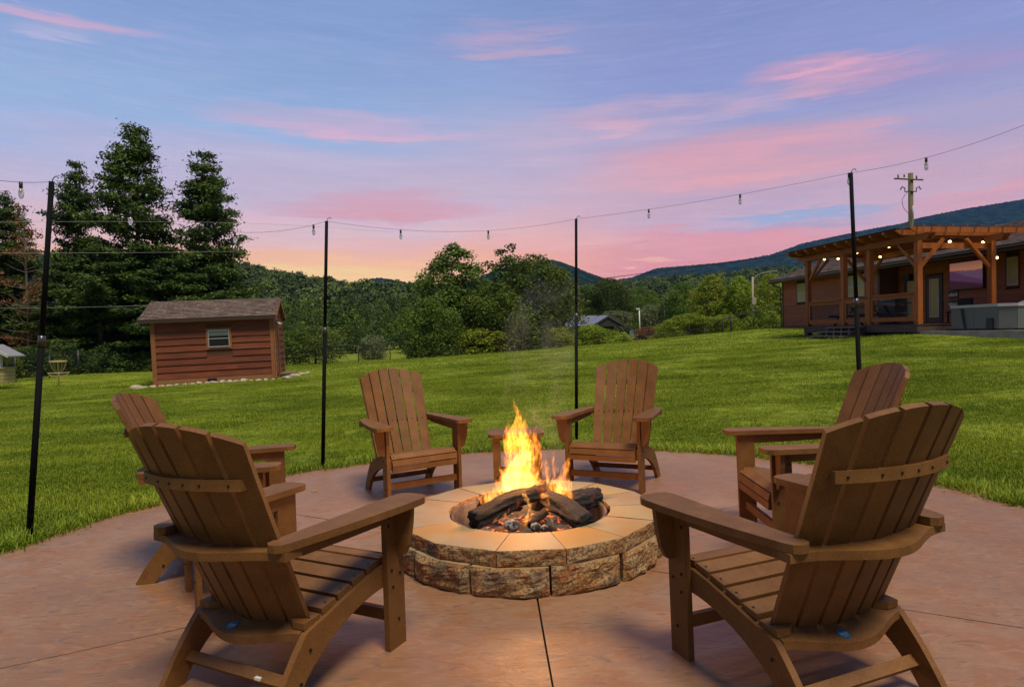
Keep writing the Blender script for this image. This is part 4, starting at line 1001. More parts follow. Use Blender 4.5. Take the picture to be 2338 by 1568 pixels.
# steps going down to the left lawn
sx0, sx1 = 12.3, 14.0
for i in range(4):
    yb = Y0 - .06 - .31 * (i + 1); zt_ = -.045 - .155 * i - .12 * (i > 0) * 0
    obox('tread', sx0 - .15 * i * .3, sx1, yb - .02, yb + .29, zt_ - .04, zt_, mat('step_edge', (.20, .165, .14), .8), deck)
    for q in range(5): obox('riser_post', sx0 + (sx1 - sx0 - .05) * q / 4, sx0 + (sx1 - sx0 - .05) * q / 4 + .05, yb + .01, yb + .05, zt_ - .16, zt_ - .036, mat('step_edge', (.20, .165, .14), .8), deck)
    obox('riser', sx0, sx1, yb + .12, yb + .14, zt_ - .16, zt_ - .036, M_DARK, deck)
bm = bmesh.new(); slab_poly(bm, [(sx1, Y0 - .06, -.04), (sx1, Y0 - 1.24, -.55), (sx1, Y0 - 1.24, -.75), (sx1, Y0 - .06, -.45)], (.05, 0, 0)); fin('stringer', bm, M_DECK, deck)
perg = empty('pergola', label='orange stained timber pergola with lit string bulbs over the deck', cat='pergola', mtx=HM)
PH = 2.83
px_ = [X4 - .02, 14.12, 12.75, X1 + .02]
for i, xx in enumerate(px_): obox('post', xx - .085, xx + .085, Y0 - .01, Y0 + .16, 0, PH, M_CEDAR, perg, bev=.01)
for xx in (X4 - .02, X1 + .02): obox('post', xx - .085, xx + .085, Y1 - .085, Y1 + .085, -.7 if xx > 12 else 0, PH, M_CEDAR, perg, bev=.01)
# side beams along the deck, west pair and east
for yy in (Y0 - .065, Y0 + .165, Y1 - .14, Y1 + .09):
    bm = bmesh.new(); slab_poly(bm, [(X1 - .55, yy, PH), (X1 - .42, yy, PH - .2), (X4 + .42, yy, PH - .2), (X4 + .55, yy, PH)], (0, .05, 0)); fin('beam', bm, M_CEDX, perg, bev=.004)
nraf = 12
for i in range(nraf):
    xx = X1 - .38 + (X4 + .45 - X1 + .38) * i / (nraf - 1)
    big = i == nraf - 1
    bm = bmesh.new(); slab_poly(bm, [(xx, Y0 - .62, PH + .17), (xx, Y0 - .62, PH + .11), (xx, Y0 - .44, PH + .003), (xx, Y1 + .44 + (2.3 if big else 0), PH + .003), (xx, Y1 + .62 + (2.3 if big else 0), PH + .11), (xx, Y1 + .62 + (2.3 if big else 0), PH + .17)], (.05, 0, 0)); fin('rafter', bm, M_CEDAR, perg, bev=.003)
for i in range(8):
    yy = Y0 - .40 + (Y1 - Y0 + .8) * i / 7; obox('purlin', X1 - .55, X4 + .75, yy - .02, yy + .02, PH + .172, PH + .21, M_CEDX, perg)
obox('cross_beam', X4 - .12, X4 - .07, Y0 + .16, Y1 - .085, PH - .42, PH - .24, M_CEDAR, perg)
bm = bmesh.new(); slab_poly(bm, [(X1 - .52, Y0 - .58, PH + .215), (X4 - .2, Y0 - .58, PH + .215), (X4 - .2, Y1 + .5, PH + .215), (X1 - .52, Y1 + .5, PH + .215)], (0, 0, .012)); fin('roof_sheet', bm, mat('dark_roof_sheet', (.012, .012, .014), .35), perg)
def brace(p, q, w_=.09, d_=.09):
    p, q = Vector(p), Vector(q); d = (q - p).normalized(); M = Matrix.Translation((p + q) / 2) @ d.to_track_quat('X', 'Z').to_matrix().to_4x4(); bm = bmesh.new(); L = (q - p).length; box(bm, -L / 2, L / 2, -w_ / 2, w_ / 2, -d_ / 2, d_ / 2, M); return fin('brace', bm, M_CEDX, perg, bev=.004)
yb = Y0 + .075
brace((px_[0] - .08, yb, PH - 1.0), (px_[0] - .85, yb, PH - .16)); brace((px_[3] + .08, yb, PH - 1.0), (px_[3] + .85, yb, PH - .16))
brace((px_[0], Y0 + .15, PH - 1.02), (px_[0], Y0 + .98, PH - .12)); brace((px_[0], Y1 - .08, PH - 1.02), (px_[0], Y1 - .92, PH - .12)); brace((px_[3], Y0 + .15, PH - 1.02), (px_[3], Y0 + .98, PH - .12))
brace((px_[0] - .08, Y1, PH - 1.0), (px_[0] - .85, Y1, PH - .16)); brace((px_[3] + .08, Y1, PH - 1.0), (px_[3] + .85, Y1, PH - .16)); brace((px_[3], Y1 - .08, PH - 1.02), (px_[3], Y1 - .92, PH - .12))
# railings
M_WIRE = mat('black_wire', (.015, .014, .013), .5)
def railing(label, x0, x1, ztop, cable, gate=False):
    r_ = empty('deck_gate' if gate else 'railing', label=label, cat='gate' if gate else 'railing', mtx=HM)
    if not gate: r_['group'] = 'orange timber railings of the deck'
    y = Y0 + .03
    obox('handrail', x0, x1, y - .07, y + .07, ztop - .04, ztop, M_CEDX, r_, bev=.004); obox('top_rail', x0, x1, y - .02, y + .04, ztop - .17, ztop - .042, M_CEDX, r_)
    obox('bottom_rail', x0, x1, y - .02, y + .04, .10, .24, M_CEDX, r_)
    obox('stile', x0, x0 + .10, y - .021, y + .041, .241, ztop - .171, M_CEDAR, r_); obox('stile', x1 - .10, x1, y - .021, y + .041, .241, ztop - .171, M_CEDAR, r_)
    bm = bmesh.new()
    if cable:
        for q in range(12): z = .29 + (ztop - .48) * q / 11; tube(bm, [(x0 + .1, y + .01, z), (x1 - .1, y + .01, z)], .007, 4, False)
    else:
        n_ = int((x1 - x0 - .2) / .11)
        for q in range(n_ + 1): xx = x0 + .1 + (x1 - x0 - .2) * q / n_; tube(bm, [(xx, y + .01, .24), (xx, y + .01, ztop - .14)], .010, 4, False)
        for q in range(7): z = .3 + (ztop - .5) * q / 6; tube(bm, [(x0 + .1, y + .014, z), (x1 - .1, y + .014, z)], .010, 4, False)
    tag(fin('wire', bm, M_WIRE, r_), kind='stuff')
railing('orange timber railing with square wire infill at the far left end of the deck', X1 + .11, 12.66, .98, False)
railing('orange timber gate with square wire infill at the top of the deck steps', 12.84, 14.03, .98, False, True)
railing('orange timber railing with horizontal cable infill right of the deck gate', 14.21, X4 - .11, 1.02, True)
# picnic table and grill on the deck
M_PT = wood('picnic_top', (.33, .20, .14), (.40, .25, .18))
pt = empty('picnic_table', label='picnic table with dark legs and pale boards on the deck behind the railing', cat='table', mtx=HM)
tx0, tx1 = 10.9, 13.4
for i in range(5): obox('table_board', tx0, tx1, -4.55 + i * .15, -4.55 + i * .15 + .14, .72, .755, M_PT, pt)
for yy in (-5.0, -3.55): obox('bench', tx0 + .0, tx1, yy, yy + .24, .42, .455, M_PT, pt)
for xx in (tx0 + .35, tx1 - .35):
    for yy in (-4.75, -3.5): bm = bmesh.new(); tube(bm, [(xx, yy, 0), (xx, -4.2 + (.2 if yy > -4 else -.2), .72)], .05, 4); fin('leg', bm, M_DARK, pt)
    obox('cross_bar', xx - .04, xx + .04, -5.0, -3.35, .34, .42, M_DARK, pt); bm = bmesh.new(); tube(bm, [(xx, -4.2, .35), (xx + (.4 if xx < 12 else -.4), -4.2, .71)], .035, 4); fin('brace', bm, M_DARK, pt)
gx_ = hit(HM, 2003, 700, 1, -3.0).x - 14.1
gr = empty('gas_grill', label='black gas grill with side shelf on the deck behind the cable railing', cat='grill', mtx=HM @ Matrix.Translation((gx_, 0, 0)))
obox('cabinet', 14.25, 15.15, -3.1, -2.55, .08, .72, M_DARK, gr, bev=.01); obox('side_shelf', 15.15, 15.55, -3.05, -2.6, .80, .84, M_DARK, gr); obox('side_shelf', 13.9, 14.25, -3.05, -2.6, .80, .84, M_DARK, gr)
bm = bmesh.new(); slab_poly(bm, [(14.28, -3.08, .84), (14.28, -3.05, 1.0), (14.28, -2.85, 1.12), (14.28, -2.6, 1.10), (14.28, -2.56, .84)], (.84, 0, 0)); fin('lid', bm, M_DARK, gr, bev=.01)
otube('handle', [(14.4, -3.12, .98), (15.0, -3.12, .98)], .014, M_ALU, gr); obox('control_panel', 14.28, 15.12, -3.12, -3.08, .72, .83, mat('steel_panel', (.25, .25, .25), .35, metal=.8), gr)
bx = obox('storage_box', 15.6, 16.05, -3.2, -2.7, 0, .55, mat('storage_brown', (.06, .045, .035), .7), None, bev=.015); bx.matrix_world = HM; tag(bx, 'low dark storage box on the deck beside the corner pergola post', 'box')
# festoon under the pergola
M_BULB = mat('warm_bulb', (.9, .8, .5), .3, emit=(1.0, .72, .22), estr=9.0)
fest = empty('string_lights', label='lit round warm bulbs on black cords under the pergola roof', cat='string lights', mtx=HM)
bulbs = [(1882, 592, -5.3), (1913, 591, -4.2), (1942, 575.5, -4.9), (1957, 576.5, -3.9), (1980, 570, -4.6), (2004, 566.5, -4.6), (2009, 586.5, -3.2), (2029, 563.5, -4.4), (2058, 554, -4.6), (2168, 552, -4.2), (2206, 548, -3.7), (2244, 553, -3.2), (2278, 535.5, -2.9), (2275.5, 588.5, -2.85)]
bp = []
for u, v, y in bulbs:
    p = hit(HM, u, v, 1, y)
    if p.x > X4: p = hit(HM, u, v, 0, X4 - .2)
    bm = bmesh.new(); bmesh.ops.create_uvsphere(bm, u_segments=10, v_segments=8, radius=.042); bmesh.ops.translate(bm, verts=bm.verts, vec=p)
    fin('bulb', bm, M_BULB, fest, smooth=True)
    obox('socket', p.x - .022, p.x + .022, p.y - .022, p.y + .022, p.z + .045, p.z + .11, M_DARK, fest); bp.append(p)
for grp in ((0, 2, 4, 5, 7, 8), (1, 3, 6), (9, 10, 11, 12)):
    pts_ = []
    for a, b in zip(grp[:-1], grp[1:]):
        A, B = bp[a] + Vector((0, 0, .12)), bp[b] + Vector((0, 0, .12)); pts_ += [A, (A + B) / 2 - Vector((0, 0, .04))]
    pts_.append(bp[grp[-1]] + Vector((0, 0, .12))); otube('cord', pts_, .008, M_DARK, fest, n=5)
# concrete pad, hot tub
o = obox('concrete_pad', 16.42, 21.0, Y0, .5, -.75, -.225, mat('pad_concrete', (.30, .27, .23), .85, (.22, .19, .155), 3, 5), None, bev=.01); o.matrix_world = HM; tag(o, kind='structure')
tub = empty('hot_tub', label='square hot tub with dark grey panel skirt and pale rim on the concrete pad', cat='hot tub', mtx=HM)
a, b, c, d = 16.75, 18.95, -4.98, -2.78; zb = -.21; TZ = .52; M_TUB = mat('tub_grey_panel', (.085, .10, .095), .6, (.105, .12, .115), 40, 4)
obox('base', a + .06, b - .06, c + .06, d - .06, zb - .012, zb + .03, M_DARK, tub)
def cham(x0, x1, y0, y1, r): return [(x0 + r, y0), (x1 - r, y0), (x1, y0 + r), (x1, y1 - r), (x1 - r, y1), (x0 + r, y1), (x0, y1 - r), (x0, y0 + r)]
oc = cham(a, b, c, d, .30); nn = len(oc)
bm = bmesh.new(); prism_z(bm, cham(a + .03, b - .03, c + .03, d - .03, .3), zb + .02, TZ); fin('tub_core', bm, M_DARK, tub)
for i in range(nn):
    p, q = Vector((*oc[i], 0)), Vector((*oc[(i + 1) % nn], 0)); L = (q - p).length; parts = 2 if L > 1 else 1; nrm_ = Vector((q.y - p.y, p.x - q.x, 0)).normalized()
    for s_ in range(parts):
        A = p.lerp(q, s_ / parts) + (q - p).normalized() * .005; B = p.lerp(q, (s_ + 1) / parts) - (q - p).normalized() * .005
        bm = bmesh.new(); slab_poly(bm, [A + Vector((0, 0, zb + .04)), B + Vector((0, 0, zb + .04)), B + Vector((0, 0, TZ - .07)), A + Vector((0, 0, TZ - .07))], -nrm_ * .028); fin('skirt_panel', bm, M_TUB, tub, bev=.003)
bm = bmesh.new(); prism_z(bm, cham(a - .03, b + .03, c - .03, d + .03, .32), TZ - .07, TZ + .015); fin('rim', bm, mat('tub_rim', (.36, .35, .36), .35), tub, bev=.02)
bm = bmesh.new(); slab_poly(bm, [(17.42, c - .03, TZ - .09), (17.5, c - .03, TZ - .09), (17.53, c - .03, .2), (17.60, c - .03, zb + .05), (17.55, c - .03, zb + .05), (17.47, c - .03, .2)], (0, -.02, 0)); fin('strap', bm, M_DARK, tub)
obox('filter_box', 18.3, 18.5, c - .05, c - .005, zb + .03, .12, M_DARK, tub)
otube('cover_bar', spline([(17.6, -3.2, TZ + .02), (17.75, -3.3, TZ + .07), (18.0, -3.4, TZ + .09), (18.3, -3.5, TZ + .05), (18.4, -3.5, TZ + .02)], 3), .018, mat('white_plastic', (.55, .55, .55), .4), tub)
fz = obox('chest_freezer', 19.2, 20.1, -1.9, -.9, -.22, 1.0, mat('appliance_white', (.36, .40, .44), .35), None, bev=.03); fz.matrix_world = HM; tag(fz, 'pale grey chest standing behind the hot tub at the right edge', 'chest')
ch_ = obox('patio_chair', 15.2, 15.75, .1, .5, .45, .95, mat('chair_black', (.008, .008, .008), .8), None, bev=.08)
ch_.name = 'porch_chair_back'; bpy.data.objects.remove(ch_)
pcx = hit(HM, 2185, 690, 1, -.3).x - 11.5
pc = empty('porch_chair', label='black chair on the porch below the television', cat='chair', mtx=HM @ Matrix.Translation((pcx, 0, 0)))
MB_ = mat('chair_black', (.008, .008, .008), .8)
obox('backrest', 11.5, 12.1, -.25, -.18, .45, .98, MB_, pc, bev=.03); obox('seat', 11.5, 12.1, -.8, -.26, .42, .5, MB_, pc, bev=.02)
for sx in (11.53, 12.02):
    for sy in (-.78, -.26): obox('leg', sx, sx + .05, sy, sy + .05, 0.001, .42, MB_, pc)
bpy.context.view_layer.update()

# ------------------------------------------------------------------ fence
M_POST = mat('fence_black', (.012, .014, .013), .45)
fence = empty('chain_link_fence', fence_top[0], label='black chain link fence running along the far edge of the lawn', cat='fence'); fo = fence_top[0]
mm = bpy.data.materials.new('chain_link'); mm.use_nodes = True; k = NT(mm.node_tree); k.n.clear(); out = k.new('ShaderNodeOutputMaterial')
tr = k.new('ShaderNodeBsdfTransparent'); df = k.new('ShaderNodeBsdfDiffuse'); df.inputs[0].default_value = (.02, .022, .02, 1); mx = k.new('ShaderNodeMixShader')
mx.inputs[0].default_value = .24; k.l.new(tr.outputs[0], mx.inputs[1]); k.l.new(df.outputs[0], mx.inputs[2]); k.l.new(mx.outputs[0], out.inputs[0])
for i, p in enumerate(fence_top):
    big = i in (3, 22, 23)
    zb = gz(p.x, p.y) - .1
    bm = bmesh.new(); tube(bm, [Vector((p.x, p.y, zb)) - fo, p + Vector((0, 0, .10 if big else 0)) - fo], .06 if big else .035, 8); fin('post', bm, M_POST, fence, smooth=True)
    if i + 1 < len(fence_top):
        q = fence_top[i + 1]; n_ = 4; top_ = [p.lerp(q, t) for t in np.linspace(0, 1, n_ + 1)]
        otube('top_rail', [t - fo for t in top_], .03, M_POST, fence, n=6)
        bm = bmesh.new(); a_ = [bm.verts.new(t - fo) for t in top_]; b_v = [bm.verts.new(Vector((t.x, t.y, gz(t.x, t.y) - .03)) - fo) for t in top_]
        for s_ in range(n_): bm.faces.new((a_[s_], a_[s_ + 1], b_v[s_ + 1], b_v[s_]))
        fin('wire_mesh', bm, mm, fence)

# ------------------------------------------------------------------ light posts and festoon round the patio
M_POLE = mat('black_pole', (.004, .005, .006), .8, spec=.1)
M_CLEAR = mat('clear_bulb', (.75, .78, .8), .05, spec=.9)
_b = NT(M_CLEAR.node_tree).n['Principled BSDF']; _b.inputs['Transmission Weight'].default_value = .75
poles = [((-3.13, 4.04), (118, 415), 'leaning black post at the left edge of the patio, nearest the camera'), ((-1.84, 6.01), (745.5, 505), 'thin black post on the lawn edge between the shed and the far left chair'),
         ((.69, 7.19), (1315, 500), 'thin black post behind the far right chair'), ((2.87, 5.25), (1942, 395), 'black post at right rising behind the side view chair in front of the pergola')]
tops = []
for i, (b, t, lab) in enumerate(poles):
    B = plane(*b) + Vector((0, 0, -.02)); T = at(*t, B.y); tops.append(T); r_ = empty('light_post', B, label=lab, cat='post', group='black posts carrying the string lights')
    T_ = T - B; otube('lower_tube', [(0, 0, 0), T_ * .56], .0185, M_POLE, r_, n=12); otube('upper_tube', [T_ * .54, T_], .0155, M_POLE, r_, n=12); otube('collar', [T_ * .545, T_ * .575], .0205, mat('pole_collar', (.03, .03, .035), .3), r_, n=12)
    otube('hook', [T_ - Vector((0, 0, .01)), T_ + Vector((.01, 0, .02)), T_ + Vector((.03, 0, .035)), T_ + Vector((.045, 0, .02))], .003, M_POLE, r_, n=5)
fs = empty('festoon_cord', tops[1], label='thin black cord with clear unlit bulbs strung between the patio posts', cat='string lights'); so_ = tops[1]
ext = [at(-160, 380, 3.0)] + tops + [at(2480, 225, 4.2)]
spans = [[(47, 412)], [(296, 466), (537, 504), (716, 507)], [(914, 527), (1115, 527)], [(1480, 497), (1688, 467), (1936, 400)], [(2115, 360)]]
sag = [.03, .20, .12, .03, .07]
for i, (A, B) in enumerate(zip(ext[:-1], ext[1:])):
    P = [A.lerp(B, t) - Vector((0, 0, sag[i] * 4 * t * (1 - t))) for t in np.linspace(0, 1, 17)]
    if i == 1: P = [p - Vector((0, 0, .0)) for p in P]
    otube('cord', [p - so_ for p in P], .0014, M_DARK, fs, n=5)
    for (u, v) in spans[i]:
        best = None
        for t in np.linspace(0, 1, 201):
            p = A.lerp(B, t) - Vector((0, 0, sag[i] * 4 * t * (1 - t))); c_ = MW @ np.array([p.x, p.y, p.z - EYE]); uu = 1168.7 + FPX * c_[0] / c_[1]
            if best is None or abs(uu - u) < best[0]: best = (abs(uu - u), p)
        p = best[1] - so_
        otube('socket', [p + Vector((0, 0, .002)), p - Vector((0, 0, .034))], .0095, M_DARK, fs, n=8)
        bm = bmesh.new(); tube(bm, [p - Vector((0, 0, z)) for z in (.034, .045, .06, .075, .088, .095)], lambda t: .005 + .010 * math.sin(min(1, t * 1.0) * math.pi) ** .8 * (1 - .1 * t), 12); fin('bulb', bm, M_CLEAR, fs, smooth=True)
# far overhead wires, one object each
def wire(pts, r_, lab, m=M_DARK):
    P = [at(*p) for p in pts]; P = spline(P, 4); o_ = P[0]; o = otube('power_line', [p - o_ for p in P], r_, m, None, n=4); o.location = o_; tag(o, lab, 'wire', 'thin overhead wires')
M_PALEW = mat('pale_wire', (.35, .37, .36), .5)
wire([(-60, 508, 18), (300, 506, 20), (620, 512, 22), (900, 530, 26)], .0035, 'topmost thin pale overhead wire crossing in front of the tall pines', M_PALEW)
wire([(-60, 578, 18), (300, 577, 20), (560, 574, 23)], .0035, 'second thin pale overhead wire crossing the pines, below the topmost', M_PALEW)
wire([(-60, 704, 30), (160, 702, 30), (350, 697, 31)], .005, 'low thin pale wire in front of the dark pine boughs left of the shed', M_PALEW)
wire([(1180, 655, 55), (1340, 640, 52), (1500, 620, 48), (1690, 596, 44), (1850, 574, 40), (1930, 560, 38), (2076, 520, 46)], .022, 'dark overhead wire sweeping up from the trees to the pole behind the house')

# ------------------------------------------------------------------ utility poles
M_UP = wood('old_pole', (.09, .085, .04), (.13, .11, .06), .9, (8, 8, 1))
up = empty('utility_pole', at(2078, 600, 46), label='mossy wooden utility pole with a crossarm rising behind the pergola roof', cat='utility pole'); b0 = Vector(up.location)
T = at(2078.5, 396, 46) - b0; otube('pole', [Vector((T.x, 0, -4.5)), T], .17, M_UP, up, n=10)
A, B = at(2041, 408, 45.8) - b0, at(2107, 411, 45.8) - b0; otube('crossarm', [A, B], .06, M_UP, up, n=4)
for u, v in ((2050, 406), (2064, 405), (2092, 408)):
    p = at(u, v, 45.8) - b0; otube('insulator', [p, p + Vector((0, 0, .22))], .05, mat('insulator_dark', (.05, .04, .03), .3), up, n=8)
for sx in (-1, 1):
    p = at(2078.5 + sx * 13, 430, 45.8) - b0; bm = bmesh.new(); tube(bm, [at(2078.5, 437, 45.8) - b0, p - Vector((0, 0, .25)), p, p + Vector((sx * .2, 0, .12)), p + Vector((sx * .32, 0, -.1))], .04, 6); fin('cutout_bracket', bm, M_DARK, up, smooth=True)
otube('conduit', [at(2084, 500, 45.7) - b0, at(2084, 470, 45.7) - b0], .05, mat('conduit_grey', (.4, .4, .4), .5), up, n=6); otube('riser_wire', spline([at(2078, 430, 45.8) - b0, at(2060, 455, 45.6) - b0, at(2063, 475, 45.6) - b0, at(2074, 488, 45.7) - b0], 3), .02, M_DARK, up, n=4)
M_CP = mat('concrete_pole', (.30, .27, .21), .8)
lp = empty('street_lamp', at(1718, 745, 55), label='pale pole with a curved lamp arm among the trees left of the house', cat='street lamp'); b0 = Vector(lp.location)
otube('pole', [(0, 0, -1), at(1718, 632, 55) - b0], .085, M_CP, lp); otube('lamp_arm', spline([at(1718, 640, 55) - b0, at(1730, 627, 55) - b0, at(1752, 621, 55) - b0, at(1775, 618, 55) - b0], 3), .03, M_CP, lp, n=6); obox('junction_box', -.12, .22, -.3, -.1, 1.9, 2.5, M_CP, lp)
lp = empty('lamp_pole', at(1461, 757, 80), label='slim white lamp pole beside the grey roofed cabin', cat='lamp pole'); b0 = Vector(lp.location)
otube('pole', [(0, 0, -1), at(1459, 706, 80) - b0], .075, mat('white_pole', (.62, .6, .52), .6), lp); p = at(1458, 706, 80) - b0; obox('lamp_head', p.x - .35, p.x + .12, -.12, .12, p.z - .03, p.z + .14, mat('white_pole'), lp, bev=.03)
lp = empty('distant_pole', at(1523, 740, 110), label='far small utility pole in front of the trees beyond the dark purple bush', cat='utility pole'); b0 = Vector(lp.location)
otube('pole', [(0, 0, -1), at(1522, 674, 110) - b0], .14, mat('grey_pole', (.35, .36, .34), .7), lp); p = at(1522, 682, 110) - b0; obox('crossarm', -.8, .8, -.05, .05, p.z - .1, p.z + .05, mat('grey_pole'), lp)

# ------------------------------------------------------------------ neighbour cabin with grey metal roof
CM = frame(at(1300, 776, 84), (1, .10, 0)); cb = empty('metal_roof_cabin', label='dark cabin with grey ribbed metal roof and porch beyond the fence', cat='cabin', mtx=CM)
sc_ = 84 / FPX; Wc = 122 * sc_; Hc = 30 * sc_; Rc = 25 * sc_
M_CAB = mat('cabin_dark', (.022, .020, .022), .8); M_MR = mat('metal_roof', (.20, .22, .27), .45, (.17, .19, .235), 1.5, 3, metal=.3)
obox('wall', .3, Wc * .88, 1.2, 6, -2, Hc, M_CAB, cb)
bm = bmesh.new(); slab_poly(bm, [(-.5, -.4, Hc), (Wc - 1.2, -.4, Hc), (Wc - 2.6, 3.4, Hc + Rc), (-.5, 3.4, Hc + Rc)], (0, 0, .08)); slab_poly(bm, [(-.5, 7.2, Hc), (Wc, 7.2, Hc), (Wc - 2.4, 3.41, Hc + Rc), (-.5, 3.41, Hc + Rc)], (0, 0, .08)); fin('roof', bm, M_MR, cb)
for i in range(20):
    x_ = -.3 + (Wc - 1.2) * i / 20; bm = bmesh.new(); slab_poly(bm, [(x_, -.42, Hc + .085), (x_ + .06, -.42, Hc + .085), (x_ + .06 - (.0 if i < 16 else .2), 3.38, Hc + Rc + .085), (x_ - (.0 if i < 16 else .2), 3.38, Hc + Rc + .085)], (0, 0, .05)); fin('roof_rib', bm, M_MR, cb)
# projecting porch gable at the right
gx0, gx1, gxm = Wc - 4.6, Wc + .2, Wc - 2.2
bm = bmesh.new(); slab_poly(bm, [(gx0, -1.6, Hc - .1), (gxm, -1.6, Hc + Rc - .15), (gxm, 3.2, Hc + Rc - .05), (gx0, 3.2, Hc)], (0, 0, .09)); slab_poly(bm, [(gx1, -1.6, Hc - .1), (gxm + .001, -1.6, Hc + Rc - .15), (gxm + .001, 3.2, Hc + Rc - .05), (gx1, 3.2, Hc)], (0, 0, .09)); fin('porch_roof', bm, M_MR, cb)
bm = bmesh.new(); slab_poly(bm, [(gx0 + .25, -1.5, Hc - .05), (gx1 - .25, -1.5, Hc - .05), (gxm, -1.5, Hc + Rc - .3)], (0, .08, 0)); fin('gable_panel', bm, M_CAB, cb)
for a, b in ((gx0, gxm), (gx1, gxm)):
    bm = bmesh.new(); slab_poly(bm, [(a, -1.65, Hc - .22), (b, -1.65, Hc + Rc - .28), (b, -1.65, Hc + Rc - .06), (a, -1.65, Hc)], (0, .05, 0)); fin('rake_board', bm, mat('cabin_rake', (.05, .05, .055), .7), cb)
for x_ in (.6, 2.2, 3.4, gx0 + .3, gx1 - .4): obox('porch_post', x_, x_ + .14, -.3 if x_ < gx0 else -1.5, -.16 if x_ < gx0 else -1.36, -2, Hc - .06, mat('cabin_post', (.09, .09, .095), .7), cb)
for x_ in (1.1, 2.7, 4.3): obox('window_frame', x_, x_ + .5, 1.12, 1.18, Hc - 1.2, Hc - .3, mat('cabin_window', (.40, .42, .44), .5), cb)
obox('porch_rail', gx0, gx1 + 1.5, -1.75, -1.6, -.2, -.05, M_CAB, cb)
# pool edge with blue panels right of the cabin
pw = empty('pool_fence', at(1440, 768, 83), label='low blue and white pool surround right of the cabin', cat='pool fence'); b0 = Vector(pw.location)
A, B = at(1436, 765, 83) - b0, at(1512, 760, 90) - b0
for i in range(7):
    p, q = A.lerp(B, i / 7), A.lerp(B, (i + .96) / 7); bm = bmesh.new(); slab_poly(bm, [p, q, q + Vector((0, 0, .62)), p + Vector((0, 0, .62))], (0, .1, 0)); fin('panel', bm, mat('pool_blue', (.09, .17, .20), .5), pw)
    obox('rail_post', p.x - .05, p.x + .05, p.y - .1, p.y - .02, p.z - .6, p.z + .9, M_DARK, pw)
bm = bmesh.new(); slab_poly(bm, [A - Vector((0, .3, .1)), B - Vector((0, .3, .1)), B - Vector((0, .3, .45)), A - Vector((0, .3, .45))], (0, .2, 0)); fin('kerb', bm, mat('kerb_pale', (.42, .40, .37), .8), pw)
# well house at the left edge
WM = frame(at(-12, 866, 28.5), (1, .0, 0)); wl = empty('well_cover', label='small white gabled well cover over a yellow plank box at the left edge', cat='well cover', mtx=WM)
s_ = 28.5 / FPX
M_YEL = mat('yellow_plank', (.34, .30, .12), .8, (.29, .25, .10), 5, 4); M_WHT = mat('white_trim', (.42, .43, .46), .6)
for i in range(4): obox('plank', -.6, .55, -.2, .5, i * .16 - .15, (i + 1) * .16 - .165, M_YEL, wl)
obox('rim', -.65, .60, -.26, .56, .49, .53, M_YEL, wl)
for x_ in (-.5, .25): obox('post', x_, x_ + .12, -.1, .02, .53, 1.12, M_WHT, wl)
for a, b in ((-1.1, -.1), (.9, -.1)):
    bm = bmesh.new(); slab_poly(bm, [(a, -.35, 1.0), (b, -.35, 1.52), (b, .65, 1.52), (a, .65, 1.0)], (0, 0, .05)); fin('roof_panel', bm, mat('well_roof', (.20, .20, .21), .7), wl)
    bm = bmesh.new(); slab_poly(bm, [(a, -.38, .97), (b, -.38, 1.49), (b, -.38, 1.62), (a, -.38, 1.10)], (0, .04, 0)); fin('rake_board', bm, M_WHT, wl)
# disc golf basket
gb = empty('disc_golf_basket', at(134.5, 884, 30), label='yellow disc golf basket with hanging chains on the left lawn', cat='disc golf basket'); s_ = 30 / FPX; M_DG = mat('basket_yellow', (.50, .40, .17), .5, metal=.2)
otube('pole', [(0, 0, -.1), (0, 0, 60 * s_)], .032, M_DG, gb)
def ringz(name, r, z, t): 
    bm = bmesh.new(); tube(bm, [(r * math.cos(a), r * math.sin(a), z) for a in np.linspace(0, 2 * math.pi, 25)], t, 5, False); fin(name, bm, M_DG, gb)
bm = bmesh.new(); tube(bm, [(0, 0, 58 * s_), (0, 0, 61 * s_)], 17.5 * s_, 24); fin('band', bm, M_DG, gb, bev=.01)
ringz('rim', 20.5 * s_, 33.5 * s_, .014); ringz('rim', 17 * s_, 27 * s_, .012); ringz('rim', 10 * s_, 26.5 * s_, .010)
bm = bmesh.new()
for i in range(22): a = 2 * math.pi * i / 22; tube(bm, [(20.5 * s_ * math.cos(a), 20.5 * s_ * math.sin(a), 33.5 * s_), (17 * s_ * math.cos(a), 17 * s_ * math.sin(a), 27 * s_), (0, 0, 26.5 * s_)], .007, 4, False)
fin('basket_wire', bm, M_DG, gb)
for i in range(12):
    a = 2 * math.pi * i / 12; otube('chain', spline([(16 * s_ * math.cos(a), 16 * s_ * math.sin(a), 58 * s_), (12 * s_ * math.cos(a), 12 * s_ * math.sin(a), 44 * s_), (4.5 * s_ * math.cos(a), 4.5 * s_ * math.sin(a), 33 * s_)], 3), .011, M_DG, gb, n=4)

